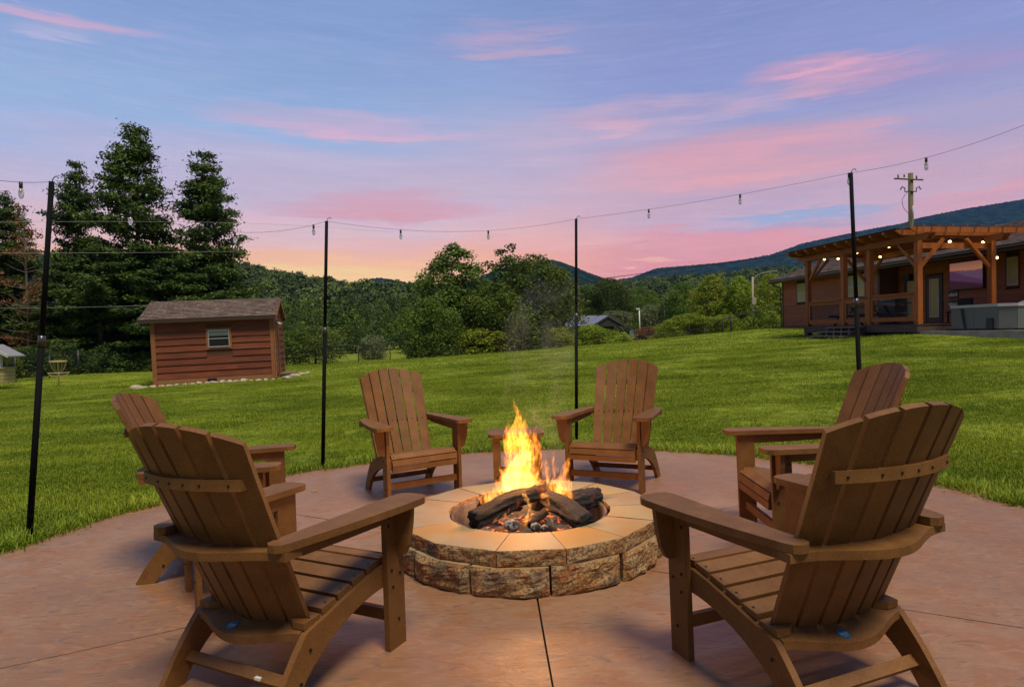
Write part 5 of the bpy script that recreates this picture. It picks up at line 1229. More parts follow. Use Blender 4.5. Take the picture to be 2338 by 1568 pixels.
# ================================================================== VEGETATION
def leaf_mat(name, c1, c2, trans=.25, island=.35, nsc=.5):
    m = bpy.data.materials.new(name); m.use_nodes = True; k = NT(m.node_tree); b = k.n['Principled BSDF']
    tc = k.new('ShaderNodeTexCoord').outputs['Object']; oi = k.new('ShaderNodeObjectInfo').outputs['Random']
    nz = k.noise(tc, nsc, 3, .6); c = k.mix(k.smooth(nz, .36, .64), c1, c2)
    g = k.new('ShaderNodeNewGeometry').outputs['Random Per Island']
    hs = k.new('ShaderNodeHueSaturation'); k.put(hs.inputs['Color'], c)
    k.put(hs.inputs['Value'], k.math('MULTIPLY', k.math('ADD', k.math('MULTIPLY', g, island * 2), 1 - island), k.math('ADD', .85, k.math('MULTIPLY', oi, .3))))
    k.put(hs.inputs['Hue'], k.math('ADD', k.math('MULTIPLY', oi, .03), .485)); c = hs.outputs[0]
    k.put(b.inputs['Base Color'], c); b.inputs['Roughness'].default_value = .65; b.inputs['Specular IOR Level'].default_value = .25
    tr = k.new('ShaderNodeBsdfTranslucent'); k.put(tr.inputs[0], c); mx = k.new('ShaderNodeMixShader'); mx.inputs[0].default_value = trans
    k.l.new(b.outputs[0], mx.inputs[1]); k.l.new(tr.outputs[0], mx.inputs[2]); k.l.new(mx.outputs[0], k.n['Material Output'].inputs[0]); return m
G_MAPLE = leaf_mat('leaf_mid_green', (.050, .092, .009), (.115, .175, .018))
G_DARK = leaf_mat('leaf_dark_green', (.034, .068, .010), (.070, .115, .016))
G_BRIGHT = leaf_mat('leaf_bright_green', (.14, .20, .010), (.23, .28, .020))
G_PINE = leaf_mat('needle_green', (.026, .055, .008), (.072, .115, .014), .15, .4, .35)
G_FAR = leaf_mat('leaf_far_green', (.034, .066, .012), (.095, .140, .022), .15, .3, .08)
G_RUST = leaf_mat('leaf_rust', (.14, .055, .022), (.19, .085, .035), .2)
G_PURPLE = leaf_mat('leaf_purple', (.030, .020, .024), (.045, .028, .03), .1)
G_PALE = leaf_mat('leaf_pale', (.11, .14, .055), (.16, .185, .085), .2)
M_TRUNK = wood('tree_bark', (.06, .045, .032), (.10, .075, .055), .9, (3, 3, .8), .8)
M_DEADW = wood('dead_wood', (.16, .12, .095), (.22, .17, .14), .9, (3, 3, 1), .5)

def leaves(P, N, size, r, asp=1.0, jit=.6):
    "quads at P with normals near N"
    n = len(P); N = N + r.normal(0, jit, (n, 3)); N /= np.linalg.norm(N, axis=1)[:, None] + 1e-9
    a = np.cross(N, r.normal(0, 1, (n, 3))); a /= np.linalg.norm(a, axis=1)[:, None] + 1e-9; b = np.cross(N, a)
    s = (size * r.uniform(.6, 1.35, n))[:, None]; fold = N * s * .18
    V = np.stack([P - a * s * .5 * asp, P + b * s * .42 - fold, P + a * s * .5 * asp, P - b * s * .42 - fold], 1).reshape(-1, 3)
    F = np.arange(4 * n).reshape(n, 4); return V, F
def clumps(C, Rr, per, size, r, flat=.75, up=.45, jit=.6, cover=.55):
    n = len(C); m_ = per; D = r.normal(0, 1, (n * m_, 3)); D /= np.linalg.norm(D, axis=1)[:, None]
    D[:, 2] = np.where(D[:, 2] < -cover, -D[:, 2], D[:, 2])
    rad = np.repeat(Rr, m_) * r.uniform(.72, 1.08, n * m_)
    lump = 1 + .25 * np.sin(D[:, 0] * 5 + np.repeat(r.uniform(0, 6, n), m_)) * np.sin(D[:, 1] * 6 + D[:, 2] * 5)
    P = np.repeat(C, m_, 0) + D * (rad * lump)[:, None] * np.array([1, 1, flat]); N = D.copy(); N[:, 2] += up
    return leaves(P, N, size, r, jit=jit)
def profile_round(t): return np.sqrt(np.maximum(0, 1 - ((t - .42) / .58) ** 2)) if True else t
def prof(kind, t):
    if kind == 'round': return np.sqrt(np.clip(1 - ((t - .45) / np.where(t > .45, .56, .62)) ** 2, 0, 1))
    if kind == 'cone': return np.clip(1.0 - t ** 2.4, 0, 1) ** .6 * np.clip(t * 6 + .45, 0, 1)
    if kind == 'egg': return np.sqrt(np.clip(1 - ((t - .33) / np.where(t > .33, .69, .55)) ** 2, 0, 1))
    return np.ones_like(t)
def crown(h, w_, z0, n, per, size, kind, seed, inner=.5, cr=.16, gap=0.0, flat=.75, skew=(0, 0)):
    r = np.random.default_rng(seed); C = []; Rr = []
    lob = r.uniform(0, 6.28, 4)
    while len(C) < n:
        t = r.uniform(0, 1); a = r.uniform(0, 6.28); p = float(prof(kind, np.array(t)))
        p *= 1 + .16 * math.sin(2 * a + lob[0] + t * 4) + .10 * math.sin(5 * a + lob[1] - t * 7)
        if r.uniform() > max(.12, p): continue
        q = 1 - (1 - inner) * r.uniform() ** 1.6
        if gap and math.sin(a * 3 + t * 11 + lob[2]) > 1 - gap: continue
        rad = w_ / 2 * p * q; crr = cr * w_ * r.uniform(.65, 1.25) * (.65 + .5 * p)
        C.append((math.cos(a) * max(0, rad - crr * .6) + skew[0] * t, math.sin(a) * max(0, rad - crr * .6) + skew[1] * t, z0 + (h - z0 - crr * .6) * t)); Rr.append(crr)
    return clumps(np.array(C), np.array(Rr), per, size, r, flat=flat)
def trunkmesh(h, r0, seed, nb=7, spread=.3, z1=.8):
    rr = random.Random(seed); bm = bmesh.new(); pts = [Vector((rr.uniform(-.03, .03) * h * i / 5, rr.uniform(-.03, .03) * h * i / 5, h * z1 * i / 5 - .3)) for i in range(6)]
    tube(bm, pts, lambda t: r0 * (1.25 - t) , 8)
    for i in range(nb):
        t = rr.uniform(.25, .9); p = pts[int(t * 5)]; a = rr.uniform(0, 6.28); L = h * spread * rr.uniform(.6, 1.1)
        tube(bm, [p, p + Vector((math.cos(a) * L * .5, math.sin(a) * L * .5, L * .25)), p + Vector((math.cos(a) * L, math.sin(a) * L, L * .6))], lambda t: r0 * .4 * (1.1 - t), 5)
    bmesh.ops.recalc_face_normals(bm, faces=bm.faces[:]); me = bpy.data.meshes.new('trunk'); bm.to_mesh(me); bm.free(); me.materials.append(M_TRUNK); return me
VAR = {}
def variant(key, h, w_, z0, n, per, size, kind, seed, m, tr=.18, **kw):
    V, F = crown(h, w_, z0, n, per, size, kind, seed, **kw); me = npmesh('crown', V, F, m); VAR[key] = (me, trunkmesh(h, tr, seed), h, w_)
def plant(key, u, vtop, vbase, Y_, width_px=None, label='', name='broadleaf_tree', cat='tree', group=None, rot=None, mats=None, trunk=True, zb=None):
    me, tme, h, w_ = VAR[key]; p = at(u, vbase, Y_); t = at(u, vtop, Y_); H_ = t.z - p.z; sz = H_ / h; sx = sz if width_px is None else width_px / FPX * Y_ / w_
    o = empty(name, p, rot if rot is not None else random.uniform(0, 6.28), label=label, cat=cat, group=group); o.scale = (sx, sx, sz)
    c = link('crown' if cat == 'tree' else 'foliage', me, None, o)
    if mats is not None:
        c.data = me if me.materials[0] == mats else dupmat(me, mats)
    if trunk: link('trunk' if cat == 'tree' else 'stem', tme, None, o)
    return o
_dm = {}
def dupmat(me, m):
    if (me.name, m.name) not in _dm:
        d = me.copy(); d.materials.clear(); d.materials.append(m); _dm[(me.name, m.name)] = d
    return _dm[(me.name, m.name)]
variant('tulip', 10, 6.0, .6, 360, 64, .17, 'cone', 11, G_MAPLE, tr=.2, cr=.115, inner=.78)
variant('maple', 9, 7.6, .6, 320, 64, .18, 'round', 12, G_MAPLE, tr=.2, cr=.115, inner=.75)
variant('maple2', 9, 7.6, .4, 300, 60, .19, 'egg', 13, G_MAPLE, tr=.2, cr=.125, inner=.5)
variant('open', 5, 4.6, .6, 46, 46, .20, 'round', 14, G_DARK, tr=.10, cr=.12, inner=.35, gap=.3)
variant('bush', 4, 4.6, .1, 110, 60, .17, 'egg', 15, G_MAPLE, tr=.08, cr=.14, inner=.55)
variant('bush2', 4, 5.2, .1, 110, 60, .17, 'round', 16, G_MAPLE, tr=.08, cr=.13, inner=.55)
variant('layer', 6, 7.0, .3, 120, 55, .18, 'egg', 17, G_BRIGHT, tr=.12, cr=.13, inner=.4, flat=.4)
variant('far1', 10, 8.5, .5, 70, 34, .46, 'round', 18, G_FAR, tr=.2, cr=.16)
variant('far2', 11, 7.5, .5, 66, 34, .46, 'egg', 19, G_FAR, tr=.2, cr=.17)
variant('far3', 10, 9.5, .5, 74, 34, .46, 'round', 20, G_FAR, tr=.2, cr=.15, gap=.15)
GR_F = 'trees standing beyond the fence'
# centre group
plant('tulip', 1037, 552, 815, 57, 195, 'tall rounded cone shaped green tree, left one of the big centre clump')
plant('maple', 1222, 580, 812, 58, 205, 'broad green tree, right one of the big centre clump')
plant('open', 1158, 552, 700, 56, 125, 'sparse open topped tree with gaps showing sky, between the two big centre trees', mats=G_DARK, rot=1.2)
plant('maple2', 1130, 640, 820, 54, 190, 'middle green tree filling the centre clump below the open crown', rot=2.0)
plant('maple2', 985, 676, 828, 50.5, 150, 'dense bushy green tree with dark hollow base left of the centre clump', rot=.5)
plant('bush2', 1095, 745, 822, 51.5, 150, 'bright green bush at the foot of the centre clump behind the fence', 'bush', 'bush', 'bushes along the fence', mats=G_BRIGHT)
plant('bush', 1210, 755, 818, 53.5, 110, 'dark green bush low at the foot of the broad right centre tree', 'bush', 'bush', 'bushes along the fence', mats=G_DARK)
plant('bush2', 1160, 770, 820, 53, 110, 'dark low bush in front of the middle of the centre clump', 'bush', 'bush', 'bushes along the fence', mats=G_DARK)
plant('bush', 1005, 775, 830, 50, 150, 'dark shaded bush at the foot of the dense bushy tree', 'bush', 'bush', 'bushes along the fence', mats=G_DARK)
plant('bush', 1280, 745, 806, 54.5, 90, 'bright yellow green bush directly left of the thin post behind the far right chair', 'bush', 'bush', 'bushes along the fence', mats=G_BRIGHT)
plant('bush2', 1350, 738, 800, 56.5, 110, 'bright yellow green bush in front of the grey roofed cabin', 'bush', 'bush', 'bushes along the fence', mats=G_BRIGHT)
plant('bush', 1408, 755, 798, 58.5, 75, 'yellow green bush below the right end of the grey roofed cabin', 'bush', 'bush', 'bushes along the fence', mats=G_BRIGHT)
plant('bush', 1372, 770, 800, 56, 36, 'small brownish red bush low among the bright bushes by the fence', 'bush', 'bush', mats=G_RUST)
# left of centre, behind fence
plant('layer', 720, 738, 832, 50, 170, 'spreading layered green tree right of the shed', rot=.4, mats=G_MAPLE)
plant('layer', 655, 750, 834, 49, 90, 'lower layered green tree touching the right side of the shed', rot=2.4, mats=G_MAPLE)
plant('bush2', 852, 762, 826, 60, 75, 'pale green rounded bush standing alone in the gap of bright meadow', 'bush', 'bush', mats=G_PALE)
# right part
plant('bush', 1484, 744, 776, 80, 76, 'rusty red brown round bush left of the fence corner', 'bush', 'bush', mats=G_RUST, trunk=False)
plant('bush2', 1525, 686, 760, 92, 46, 'dark purple leaved tree beside the far small pole', mats=G_PURPLE)
plant('bush2', 1490, 693, 752, 94, 72, 'round yellow topped green tree beside the white lamp pole', mats=G_PALE)
plant('bush2', 1408, 706, 758, 95, 90, 'pale flowering tree behind the cabin roof', mats=G_PALE)
plant('maple', 1390, 634, 745, 105, 115, 'large round dark green tree above the cabin roof', rot=.3, mats=G_DARK)
plant('maple2', 1335, 650, 760, 108, 90, 'dark green tree just right of the thin post above the cabin', mats=G_DARK)
plant('maple', 1462, 655, 745, 112, 90, 'olive green round tree above the white lamp pole', rot=2)
plant('maple2', 1560, 640, 770, 85, 110, 'green tree right of the far small pole beyond the fence', rot=1)
plant('tulip', 1625, 625, 775, 66, 110, 'tall bright yellow green tree left of the pole with the curved lamp arm', mats=G_BRIGHT, rot=1)
plant('tulip', 1690, 628, 770, 63, 110, 'tall bright yellow green tree right behind the pole with the curved lamp arm', mats=G_BRIGHT, rot=2.5)
plant('maple2', 1760, 622, 765, 60, 110, 'tall bright yellow green tree against the left corner of the house', mats=G_BRIGHT, rot=3.5)
plant('maple', 1575, 715, 780, 64, 130, 'broad low bright green tree behind the right stretch of fence', mats=G_BRIGHT, rot=.7)
plant('bush2', 1655, 715, 772, 60, 90, 'bright green shrub filling under the tall yellow green trees', 'bush', 'bush', 'bushes along the fence', mats=G_BRIGHT)
plant('bush', 1740, 705, 766, 50, 90, 'bright green shrub beside the fence end at the house corner', 'bush', 'bush', 'bushes along the fence', mats=G_BRIGHT)
plant('bush', 1515, 752, 785, 70, 60, 'low bright green shrub at the dip in the fence right of the rusty bush', 'bush', 'bush', 'bushes along the fence', mats=G_BRIGHT)
# rows of mid distance trees
rr = random.Random(5); cnt = 0; ROWS = []
def rowtrees(u0, u1, n, vt, Yr, wpx, vb, mats_, where=''):
    L_ = []
    for i in range(n):
        u = u0 + (u1 - u0) * (i + .5) / n + rr.uniform(-.3, .3) * (u1 - u0) / n; v = vt(u) + rr.uniform(-9, 9); Y_ = rr.uniform(*Yr); kx = rr.choice(['far1', 'far2', 'far3'])
        o = plant(kx, u, v, vb, Y_, wpx * rr.uniform(.85, 1.25), 'x', group='trees of the far wood one can tell apart', mats=rr.choice(mats_), rot=rr.uniform(0, 6), trunk=False); L_.append((u, o))
    for q, (u, o) in enumerate(sorted(L_, key=lambda t: t[0])): o['label'] = 'green crown, %s from left in %s' % (ORD[q], where)
F3 = [G_FAR, G_FAR, G_DARK, G_MAPLE]
rowtrees(560, 985, 12, lambda u: 735, (75, 92), 75, 812, F3, 'the front row of wood right of the shed')
rowtrees(540, 1000, 13, lambda u: 705, (100, 122), 72, 800, F3, 'the second row of wood right of the shed')
rowtrees(540, 1000, 15, lambda u: 678, (130, 155), 62, 790, F3, 'the rear row of wood right of the shed')
rowtrees(1260, 1850, 13, lambda u: 690, (120, 140), 68, 765, F3, 'the front row of wood above the grey cabin')
rowtrees(1300, 1900, 15, lambda u: 668, (160, 185), 62, 760, F3, 'the rear row of wood above the grey cabin')
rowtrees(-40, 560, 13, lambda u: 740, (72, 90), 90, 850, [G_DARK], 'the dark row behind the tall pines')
# far hills (terrain) and their wood
def lerp_tab(tab, u): return np.interp(u, [a for a, b in tab], [b for a, b in tab])
ridge = [(-1500, 596), (0, 612), (300, 616), (530, 632), (600, 644), (690, 662), (800, 674), (900, 680), (985, 680), (1100, 676), (1200, 680), (1320, 676), (1400, 668), (1460, 660), (1530, 655), (1620, 648), (1700, 640), (1780, 634), (2000, 624), (2337, 590), (3600, 560)]
us = np.linspace(-1500, 3600, 180); S_ = np.linspace(0, 1, 26)
def hill_pt(u, s):
    Yr = np.interp(u, [0, 1000, 1300, 2300], [430, 430, 620, 620]); vr = lerp_tab(ridge, u); R0 = at(u, vr, Yr); Bz = -1.5 if u < 1100 else .5
    B = at(u, 770, 165 if u < 1100 else 200); Yy = B.y + (R0.y - B.y) * min(s, 1); x = B.x + (R0.x - B.x) * min(s, 1); f = min(s, 1); f = f * f * (3 - 2 * f) * .5 + f * .5
    return Vector((x, Yy, Bz + (R0.z - Bz) * f))
V = []
for s in list(S_) + [1.3, 1.6]:
    for u in us:
        if s <= 1: p = hill_pt(u, s)
        else: q = hill_pt(u, 1); p = Vector((q.x * (1 + (s - 1) * .6), q.y * (1 + (s - 1) * .6), q.z - (s - 1) * 60))
        V.append(p)
nu = len(us); ii = (np.arange(len(S_) + 1)[:, None] * nu + np.arange(nu - 1)[None]).ravel(); F = np.stack([ii, ii + 1, ii + nu + 1, ii + nu], 1)
o = link('hillside', npmesh('hillside', np.array(V), F, mat('forest_floor', (.022, .035, .010), .95), smooth=True)); tag(o, kind='structure')
r = np.random.default_rng(3); base = []
for sd in range(5):
    Vv, Ff = crown(9, 9, .2, 30, 22, .85, ['round', 'egg'][sd % 2], 40 + sd, cr=.19); base.append((Vv, Ff))
VV = []; FF = []; TT = []; off = 0; ntree = 0
for uu0 in np.arange(-60, 2420, 7.5):
    for s in np.arange(0.0, 1.02, .052):
        u = uu0 + r.uniform(-5, 5); p = hill_pt(u, min(1, max(0, s + r.uniform(-.025, .025))))
        if 1040 < u < 1270 or (u > 1880 and s < .9): continue
        if u < 520 and s < .6: continue
        b = base[r.integers(5)]; a = r.uniform(0, 6.28); sc = r.uniform(.7, 1.45); ca, sa = math.cos(a) * sc, math.sin(a) * sc
        M3 = np.array([[ca, -sa, 0], [sa, ca, 0], [0, 0, sc * r.uniform(.85, 1.15)]]); TT.append(np.full(len(b[1]), r.uniform(.45, 1.8))); VV.append(b[0] @ M3.T + np.array(p) - np.array([0, 0, 1.5])); FF.append(b[1] + off); off += len(b[0]); ntree += 1
VV = np.concatenate(VV); FF = np.concatenate(FF); print('forest trees', ntree, 'quads', len(FF))
G_WOOD = leaf_mat('leaf_wood', (.030, .060, .010), (.066, .100, .016), .1, .22, .06)
k = NT(G_WOOD.node_tree); hs = [n for n in k.n if n.type == 'HUE_SAT'][0]; at_ = k.new('ShaderNodeAttribute', attribute_name='tone'); old = hs.inputs['Value'].links[0].from_socket; k.put(hs.inputs['Value'], k.math('MULTIPLY', old, at_.outputs['Fac'])); k.put(hs.inputs['Hue'], k.math('SUBTRACT', .515, k.math('MULTIPLY', at_.outputs['Fac'], .018)))
fme = npmesh('far_forest', VV, FF, G_WOOD); fa = fme.attributes.new('tone', 'FLOAT', 'FACE'); fa.data.foreach_set('value', np.concatenate(TT).astype(np.float32))
o = link('far_forest', fme); tag(o, 'dense dark green wood covering the far hillside', 'forest', kind='stuff')
# mountains
M_MT = mat('mountain_forest', (.006, .014, .008), .95, (.024, .042, .014), .028, 9, lo=.38, hi=.64, bump=1.0, bscale=.05, spec=0.)
_bn = [n for n in M_MT.node_tree.nodes if n.type == 'BUMP'][0]; _bn.inputs['Distance'].default_value = 12
def mountain(name, tab, Y_, depth, vb=775):
    us = np.linspace(tab[0][0], tab[-1][0], 420); V = []; rows = 22
    for j in range(rows):
        s = j / (rows - 1)
        for i, u in enumerate(us):
            R0 = at(u, lerp_tab(tab, u), Y_); n1_ = mnoise.fractal(Vector((R0.x / 260, s * 3.2, Y_)), .9, 2.1, 5); ridge_j = 1.2 * mnoise.noise(Vector((R0.x / 9, 3, 0))) * (Y_ / 700)
            Yj = Y_ - depth * (1 - s) + 90 * n1_ * (1 - s); z = -20 + (R0.z + 20 + ridge_j) * (s ** .8) + 26 * n1_ * s * (1 - s) * 4 * min(1, R0.z / 150)
            V.append((R0.x * Yj / Y_, Yj, z))
    nu = len(us); ii = (np.arange(rows - 1)[:, None] * nu + np.arange(nu - 1)[None]).ravel(); F = np.stack([ii, ii + 1, ii + nu + 1, ii + nu], 1)
    o = link('mountain', npmesh('mountain', np.array(V), F, M_MT, smooth=True)); tag(o, kind='structure')
mountain('mountain', [(1330, 664), (1380, 642), (1440, 634), (1480, 619), (1500, 612), (1560, 607), (1640, 600), (1700, 592), (1760, 581), (1800, 567), (1830, 556), (1880, 545), (1985, 523), (2060, 510), (2095, 498), (2200, 477), (2337, 455), (2700, 420)], 3000, 1300)
mountain('mountain', [(1020, 668), (1080, 642), (1103, 628), (1130, 616), (1180, 602), (1230, 595), (1262, 593), (1281, 598), (1313, 610), (1356, 627), (1395, 641), (1450, 664)], 1900, 800)
mountain('mountain', [(770, 662), (826, 645), (845, 636), (870, 634), (900, 639), (945, 648), (1000, 662)], 2500, 700)

# ---- pines
def pine(h, w_, seed, z0=.1, nwh=26, size=.20, droop=0., narrow=1.0, dens=1.0, bare=0.0):
    r = np.random.default_rng(seed); bm = bmesh.new(); tube(bm, [(0, 0, -.5), (r.uniform(-.1, .1), 0, h * .5), (r.uniform(-.2, .2), 0, h * .98)], lambda t: .30 * (1.04 - t) * h / 20, 8)
    Pl = []; Nl = []
    for i in range(nwh):
        t = min(.985, max(z0, z0 + (1 - z0) * (i + r.uniform(-.5, .5)) / nwh)); zw = h * t; pr = (1 - t) ** .58 * np.clip((1 - t) * 4.5, .25, 1) ** .6 * (1.12 if i % 2 else .82) * np.clip((t - z0) * 5 + .55, 0, 1)
        nb = int(r.integers(3, 6)); a0 = r.uniform(0, 6.28)
        for j in range(nb):
            a = a0 + j * 6.28 / nb + r.uniform(-.35, .35); L = w_ / 2 * pr * r.uniform(.55, 1.2) * narrow + .35
            z = min(h * .985, zw + r.uniform(-.35, .35) * h / nwh); ri = r.uniform(.05, .45) * (.4 + t) - droop
            end = np.array([math.cos(a) * L, math.sin(a) * L, L * ri + .25]); st = np.array([0, 0, z]); mid = st + end * .5 + np.array([0, 0, -L * .05])
            tube(bm, [st, mid, st + end], lambda q: .045 * (1.1 - q) * h / 20, 4)
            if r.uniform() < max(bare, .34 * t): continue
            nt = max(2, int(L / .42 * 2.3 * dens))
            for q in range(nt):
                f = .22 + .76 * (q + r.uniform(0, 1)) / nt; c = st + end * min(f, 1.03); side = np.array([-math.sin(a), math.cos(a), 0]) * r.normal(0, .16 * L * (1.15 - f) + .10)
                c = c + side + np.array([0, 0, r.uniform(-.05, .25)]); m_ = int(44 * dens + 4); D = r.normal(0, 1, (m_, 3)) * np.array([.30, .30, .13]); Pl.append(c + D); Nl.append(D * .8 + np.array([0, 0, .5]))
    P = np.concatenate(Pl); N = np.concatenate(Nl); V, F = leaves(P, N, size * .72, r, asp=2.0, jit=.5)
    bmesh.ops.recalc_face_normals(bm, faces=bm.faces[:]); me = bpy.data.meshes.new('trunk'); bm.to_mesh(me); bm.free(); me.materials.append(M_TRUNK)
    return npmesh('crown', V, F, G_PINE), me, h, w_
def put_pine(var, u, vtop, vbase, Y_, label, rot=0., wpx=None, m=None, tm=None, name='pine_tree'):
    me, tme, h, w_ = var; p = at(u, vbase, Y_); H_ = at(u, vtop, Y_).z - p.z; sz = H_ / h; sx = sz if wpx is None else wpx / FPX * Y_ / w_
    o = empty(name, p, rot, label=label, cat='tree', group='tall pines behind the shed'); o.scale = (sx, sx, sz)
    link('crown', me if m is None else dupmat(me, m), None, o); link('trunk', tme if tm is None else dupmat(tme, tm), None, o); return o
P1 = pine(18, 8.2, 1, nwh=34, dens=.8); P2 = pine(18, 7.0, 2, nwh=33, dens=.8); P3 = pine(14, 9.5, 3, nwh=17, dens=1.1)
put_pine(P1, 322, 288, 868, 48, 'tallest pine, rising highest above the left end of the shed roof', .4, 275)
put_pine(P2, 478, 350, 862, 50, 'tall pine with a ragged side branch, directly right of the tallest pine', 2.1, 215)
put_pine(P2, 186, 372, 868, 50, 'tall slender pine, left of the tallest pine', 4.0, 170)
put_pine(P3, 235, 560, 872, 44, 'broad dense dark pine whose boughs fill the area left of the shed', 1.0, 310)
put_pine(P3, 400, 585, 868, 46, 'broad dark pine directly behind the shed roof', 2.0, 300)
put_pine(P3, 530, 640, 860, 50, 'low spreading pine behind the right half of the shed', 3.0, 260)
put_pine(P1, 25, 445, 868, 49, 'dark pine at the very left edge of the picture', 3.0, 180)
put_pine(P2, -60, 470, 870, 46, 'dark pine partly outside the left edge', 1.0, 220)
put_pine(P3, 120, 640, 868, 47, 'low dark pine left behind the leaning post', 4.2, 230)
D1 = pine(14, 6.5, 9, nwh=20, dens=.30, bare=.55)
o = put_pine(D1, 66, 470, 868, 43, 'dying pine with rust brown needles and bare branches near the left edge', .8, 150, G_RUST, M_DEADW, 'dying_pine'); o['group'] = 'dying rust brown pine'
for i, (u, vt, vb, wp, Y_) in enumerate(((150, 780, 862, 120, 40), (250, 790, 858, 110, 42), (60, 790, 868, 120, 38), (330, 800, 856, 80, 43), (5, 800, 872, 80, 36))):
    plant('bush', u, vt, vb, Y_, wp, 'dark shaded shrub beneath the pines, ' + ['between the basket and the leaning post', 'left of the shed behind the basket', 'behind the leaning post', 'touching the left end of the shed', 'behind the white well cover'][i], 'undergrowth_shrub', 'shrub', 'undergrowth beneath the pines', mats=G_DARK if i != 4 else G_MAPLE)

# ---- grass
rg = np.random.default_rng(21)
def tuft(nb, h, spread, seed, wd=.0035):
    r = np.random.default_rng(seed); V = []; F = []
    for i in range(nb):
        a = r.uniform(0, 6.28); p = r.normal(0, spread, 2); hh = h * r.uniform(.55, 1.25); le = r.uniform(.15, .8) * hh; d = np.array([math.cos(a), math.sin(a)]); s = np.array([-d[1], d[0]]) * wd * r.uniform(.7, 1.4); k_ = len(V)
        m1 = p + d * le * .35; tp = p + d * le
        V += [(*(p - s), -.01), (*(p + s), -.01), (*(m1 + s * .8), hh * .6), (*(m1 - s * .8), hh * .6), (*tp, hh)]
        F += [(k_, k_ + 1, k_ + 2, k_ + 3), (k_ + 3, k_ + 2, k_ + 4, k_ + 4)]
    me = bpy.data.meshes.new('tuft'); me.from_pydata(V, [], [tuple(f) if f[2] != f[3] else f[:3] for f in F]); return me
G_GRASS = leaf_mat('grass_blade', (.20, .26, .012), (.30, .35, .024), .35, .35, .4)
G_GRASSD = leaf_mat('grass_blade_dry', (.18, .17, .05), (.26, .22, .09), .3, .3, 1.0)
def grass_mat(name, c1, c2, c3):
    m = leaf_mat(name, c1, c2, .3, .3, .4); k = NT(m.node_tree); hs = [n for n in k.n if n.type == 'HUE_SAT'][0]
    ps = k.new('ShaderNodeNewGeometry').outputs['Position']; bnd = k.noise(k.mapping(ps, (.06, .55, .1), rot=(0, 0, R(8))), 2.0, 3, .5); pa = k.noise(ps, .8, 4, .6)
    c = k.mix(k.smooth(pa, .36, .64), c1, c2); c = k.mix(k.math('MULTIPLY', k.smooth(bnd, .42, .58), .6), c, c3); k.put(hs.inputs['Color'], c); return m
G_GRASS = grass_mat('lawn_blade', (.130, .195, .009), (.200, .262, .014), (.290, .350, .026))
def gn_scatter(name, pts, tmesh, m, smin, smax, label):
    tmesh.materials.clear(); tmesh.materials.append(m); src = bpy.data.objects.new(name + '_tuft', tmesh)
    me = bpy.data.meshes.new(name); me.vertices.add(len(pts)); me.vertices.foreach_set('co', np.ascontiguousarray(pts, dtype=np.float32).ravel()); me.update()
    o = bpy.data.objects.new(name, me); COL.objects.link(o)
    ng = bpy.data.node_groups.new(name, 'GeometryNodeTree'); ng.interface.new_socket('Geometry', in_out='INPUT', socket_type='NodeSocketGeometry'); ng.interface.new_socket('Geometry', in_out='OUTPUT', socket_type='NodeSocketGeometry')
    N_ = ng.nodes; L_ = ng.links; gi = N_.new('NodeGroupInput'); go = N_.new('NodeGroupOutput'); ip = N_.new('GeometryNodeInstanceOnPoints'); oi = N_.new('GeometryNodeObjectInfo'); oi.inputs[0].default_value = src
    rv = N_.new('FunctionNodeRandomValue'); rv.data_type = 'FLOAT'; rv.inputs[2].default_value = smin; rv.inputs[3].default_value = smax
    rr_ = N_.new('FunctionNodeRandomValue'); rr_.data_type = 'FLOAT_VECTOR'; rr_.inputs[0].default_value = (-.12, -.12, 0); rr_.inputs[1].default_value = (.12, .12, 6.283)
    L_.new(gi.outputs[0], ip.inputs['Points']); L_.new(oi.outputs['Geometry'], ip.inputs['Instance']); L_.new(rr_.outputs[0], ip.inputs['Rotation']); L_.new(rv.outputs[1], ip.inputs['Scale']); L_.new(ip.outputs[0], go.inputs[0])
    md = o.modifiers.new('scatter', 'NODES'); md.node_group = ng; return tag(o, label, 'grass', kind='stuff')
def sample(n, y0, y1, half):
    y = rg.uniform(y0 ** .5, y1 ** .5, n) ** 2; x = rg.uniform(-1, 1, n) * (y * half + 1.5); return x, y
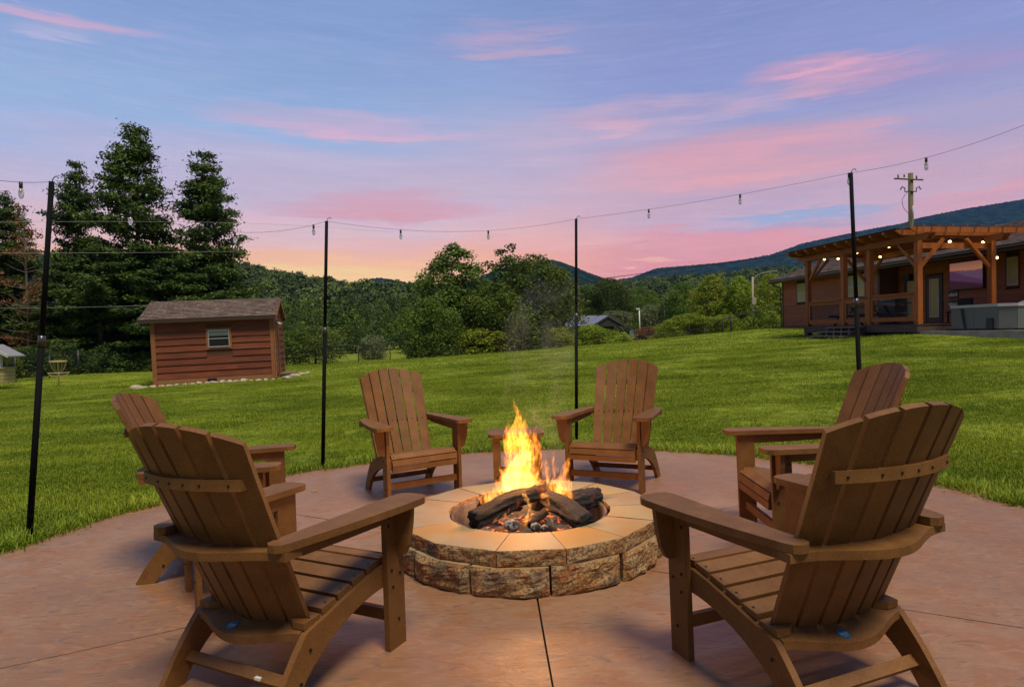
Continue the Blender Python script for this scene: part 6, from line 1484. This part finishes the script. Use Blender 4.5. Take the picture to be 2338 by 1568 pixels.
def lawn_pts(n, y0, y1, half=1.12, rmin=PR + .01, rmax=1e9):
    x, y = sample(n, y0, y1, half); rad = np.hypot(x - _c0.x, y - _c0.y); k_ = (rad > rmin + .02 * np.sin(np.arctan2(y - _c0.y, x - _c0.x) * 31)) & (rad < rmax)
    L = np.array([(HM.inverted() @ Vector((a, b, 0)))[:2] for a, b in zip(x[y > 14], y[y > 14])]) if (y > 14).any() else None
    k2 = np.ones(len(x), bool)
    if L is not None and len(L): k2[y > 14] = ~((L[:, 0] > -.5) & (L[:, 1] > -5.6) & ((L[:, 0] > 10.4) | (L[:, 1] > -.1)))
    S = np.array([(SM.inverted() @ Vector((a, b, 0)))[:2] for a, b in zip(x, y)]); k3 = ~((S[:, 0] > -.05) & (S[:, 0] < SW + .05) & (S[:, 1] > -.05) & (S[:, 1] < SD + .05))
    k_ &= k2 & k3; x, y = x[k_], y[k_]; return np.stack([x, y, ground(x, y)], 1)
bpy.context.view_layer.update()
gn_scatter('lawn_grass_near', lawn_pts(44000, 1.0, 9.5), tuft(36, .027, .045, 1, .0022), G_GRASS, .75, 1.25, 'mown green grass of the lawn around the patio')
gn_scatter('lawn_grass_mid', lawn_pts(44000, 9.0, 22), tuft(36, .021, .085, 2, .0036), G_GRASS, .75, 1.3, 'mown green grass of the open lawn in the middle distance')
gn_scatter('lawn_grass_far', lawn_pts(32000, 20, 58), tuft(30, .022, .19, 3, .008), G_GRASS, .7, 1.3, 'mown green grass of the lawn towards the fence')
xe = []
for a in rg.uniform(0, 2 * math.pi, 5200):
    rd = PR + abs(rg.normal(0, .10)) + .0 + .02 * math.sin(a * 23); xe.append((_c0.x + math.cos(a) * rd, _c0.y + math.sin(a) * rd))
xe = np.array(xe); e3 = np.c_[xe, ground(xe[:, 0], xe[:, 1]) + .004]
gn_scatter('edge_grass', e3[: 3400], tuft(16, .062, .04, 5), G_GRASS, .7, 1.35, 'longer ragged green grass at the edge of the patio')
gn_scatter('dry_edge_grass', e3[3400:], tuft(12, .045, .05, 6), G_GRASSD, .6, 1.2, 'dry yellowish clippings and grass at the edge of the patio')

# ------------------------------------------------------------------ air
bm = bmesh.new(); box(bm, -4100, 4100, -400, 3350, -60, 900); hz = bpy.data.materials.new('haze'); hz.use_nodes = True; k = NT(hz.node_tree); k.n.clear()
out = k.new('ShaderNodeOutputMaterial'); pv = k.new('ShaderNodeVolumePrincipled'); pv.inputs['Color'].default_value = (.12, .34, 1.0, 1); pv.inputs['Density'].default_value = .00005; pv.inputs['Anisotropy'].default_value = 0.0
k.l.new(pv.outputs[0], out.inputs['Volume'])
o = fin('haze', bm, hz); tag(o, kind='stuff')
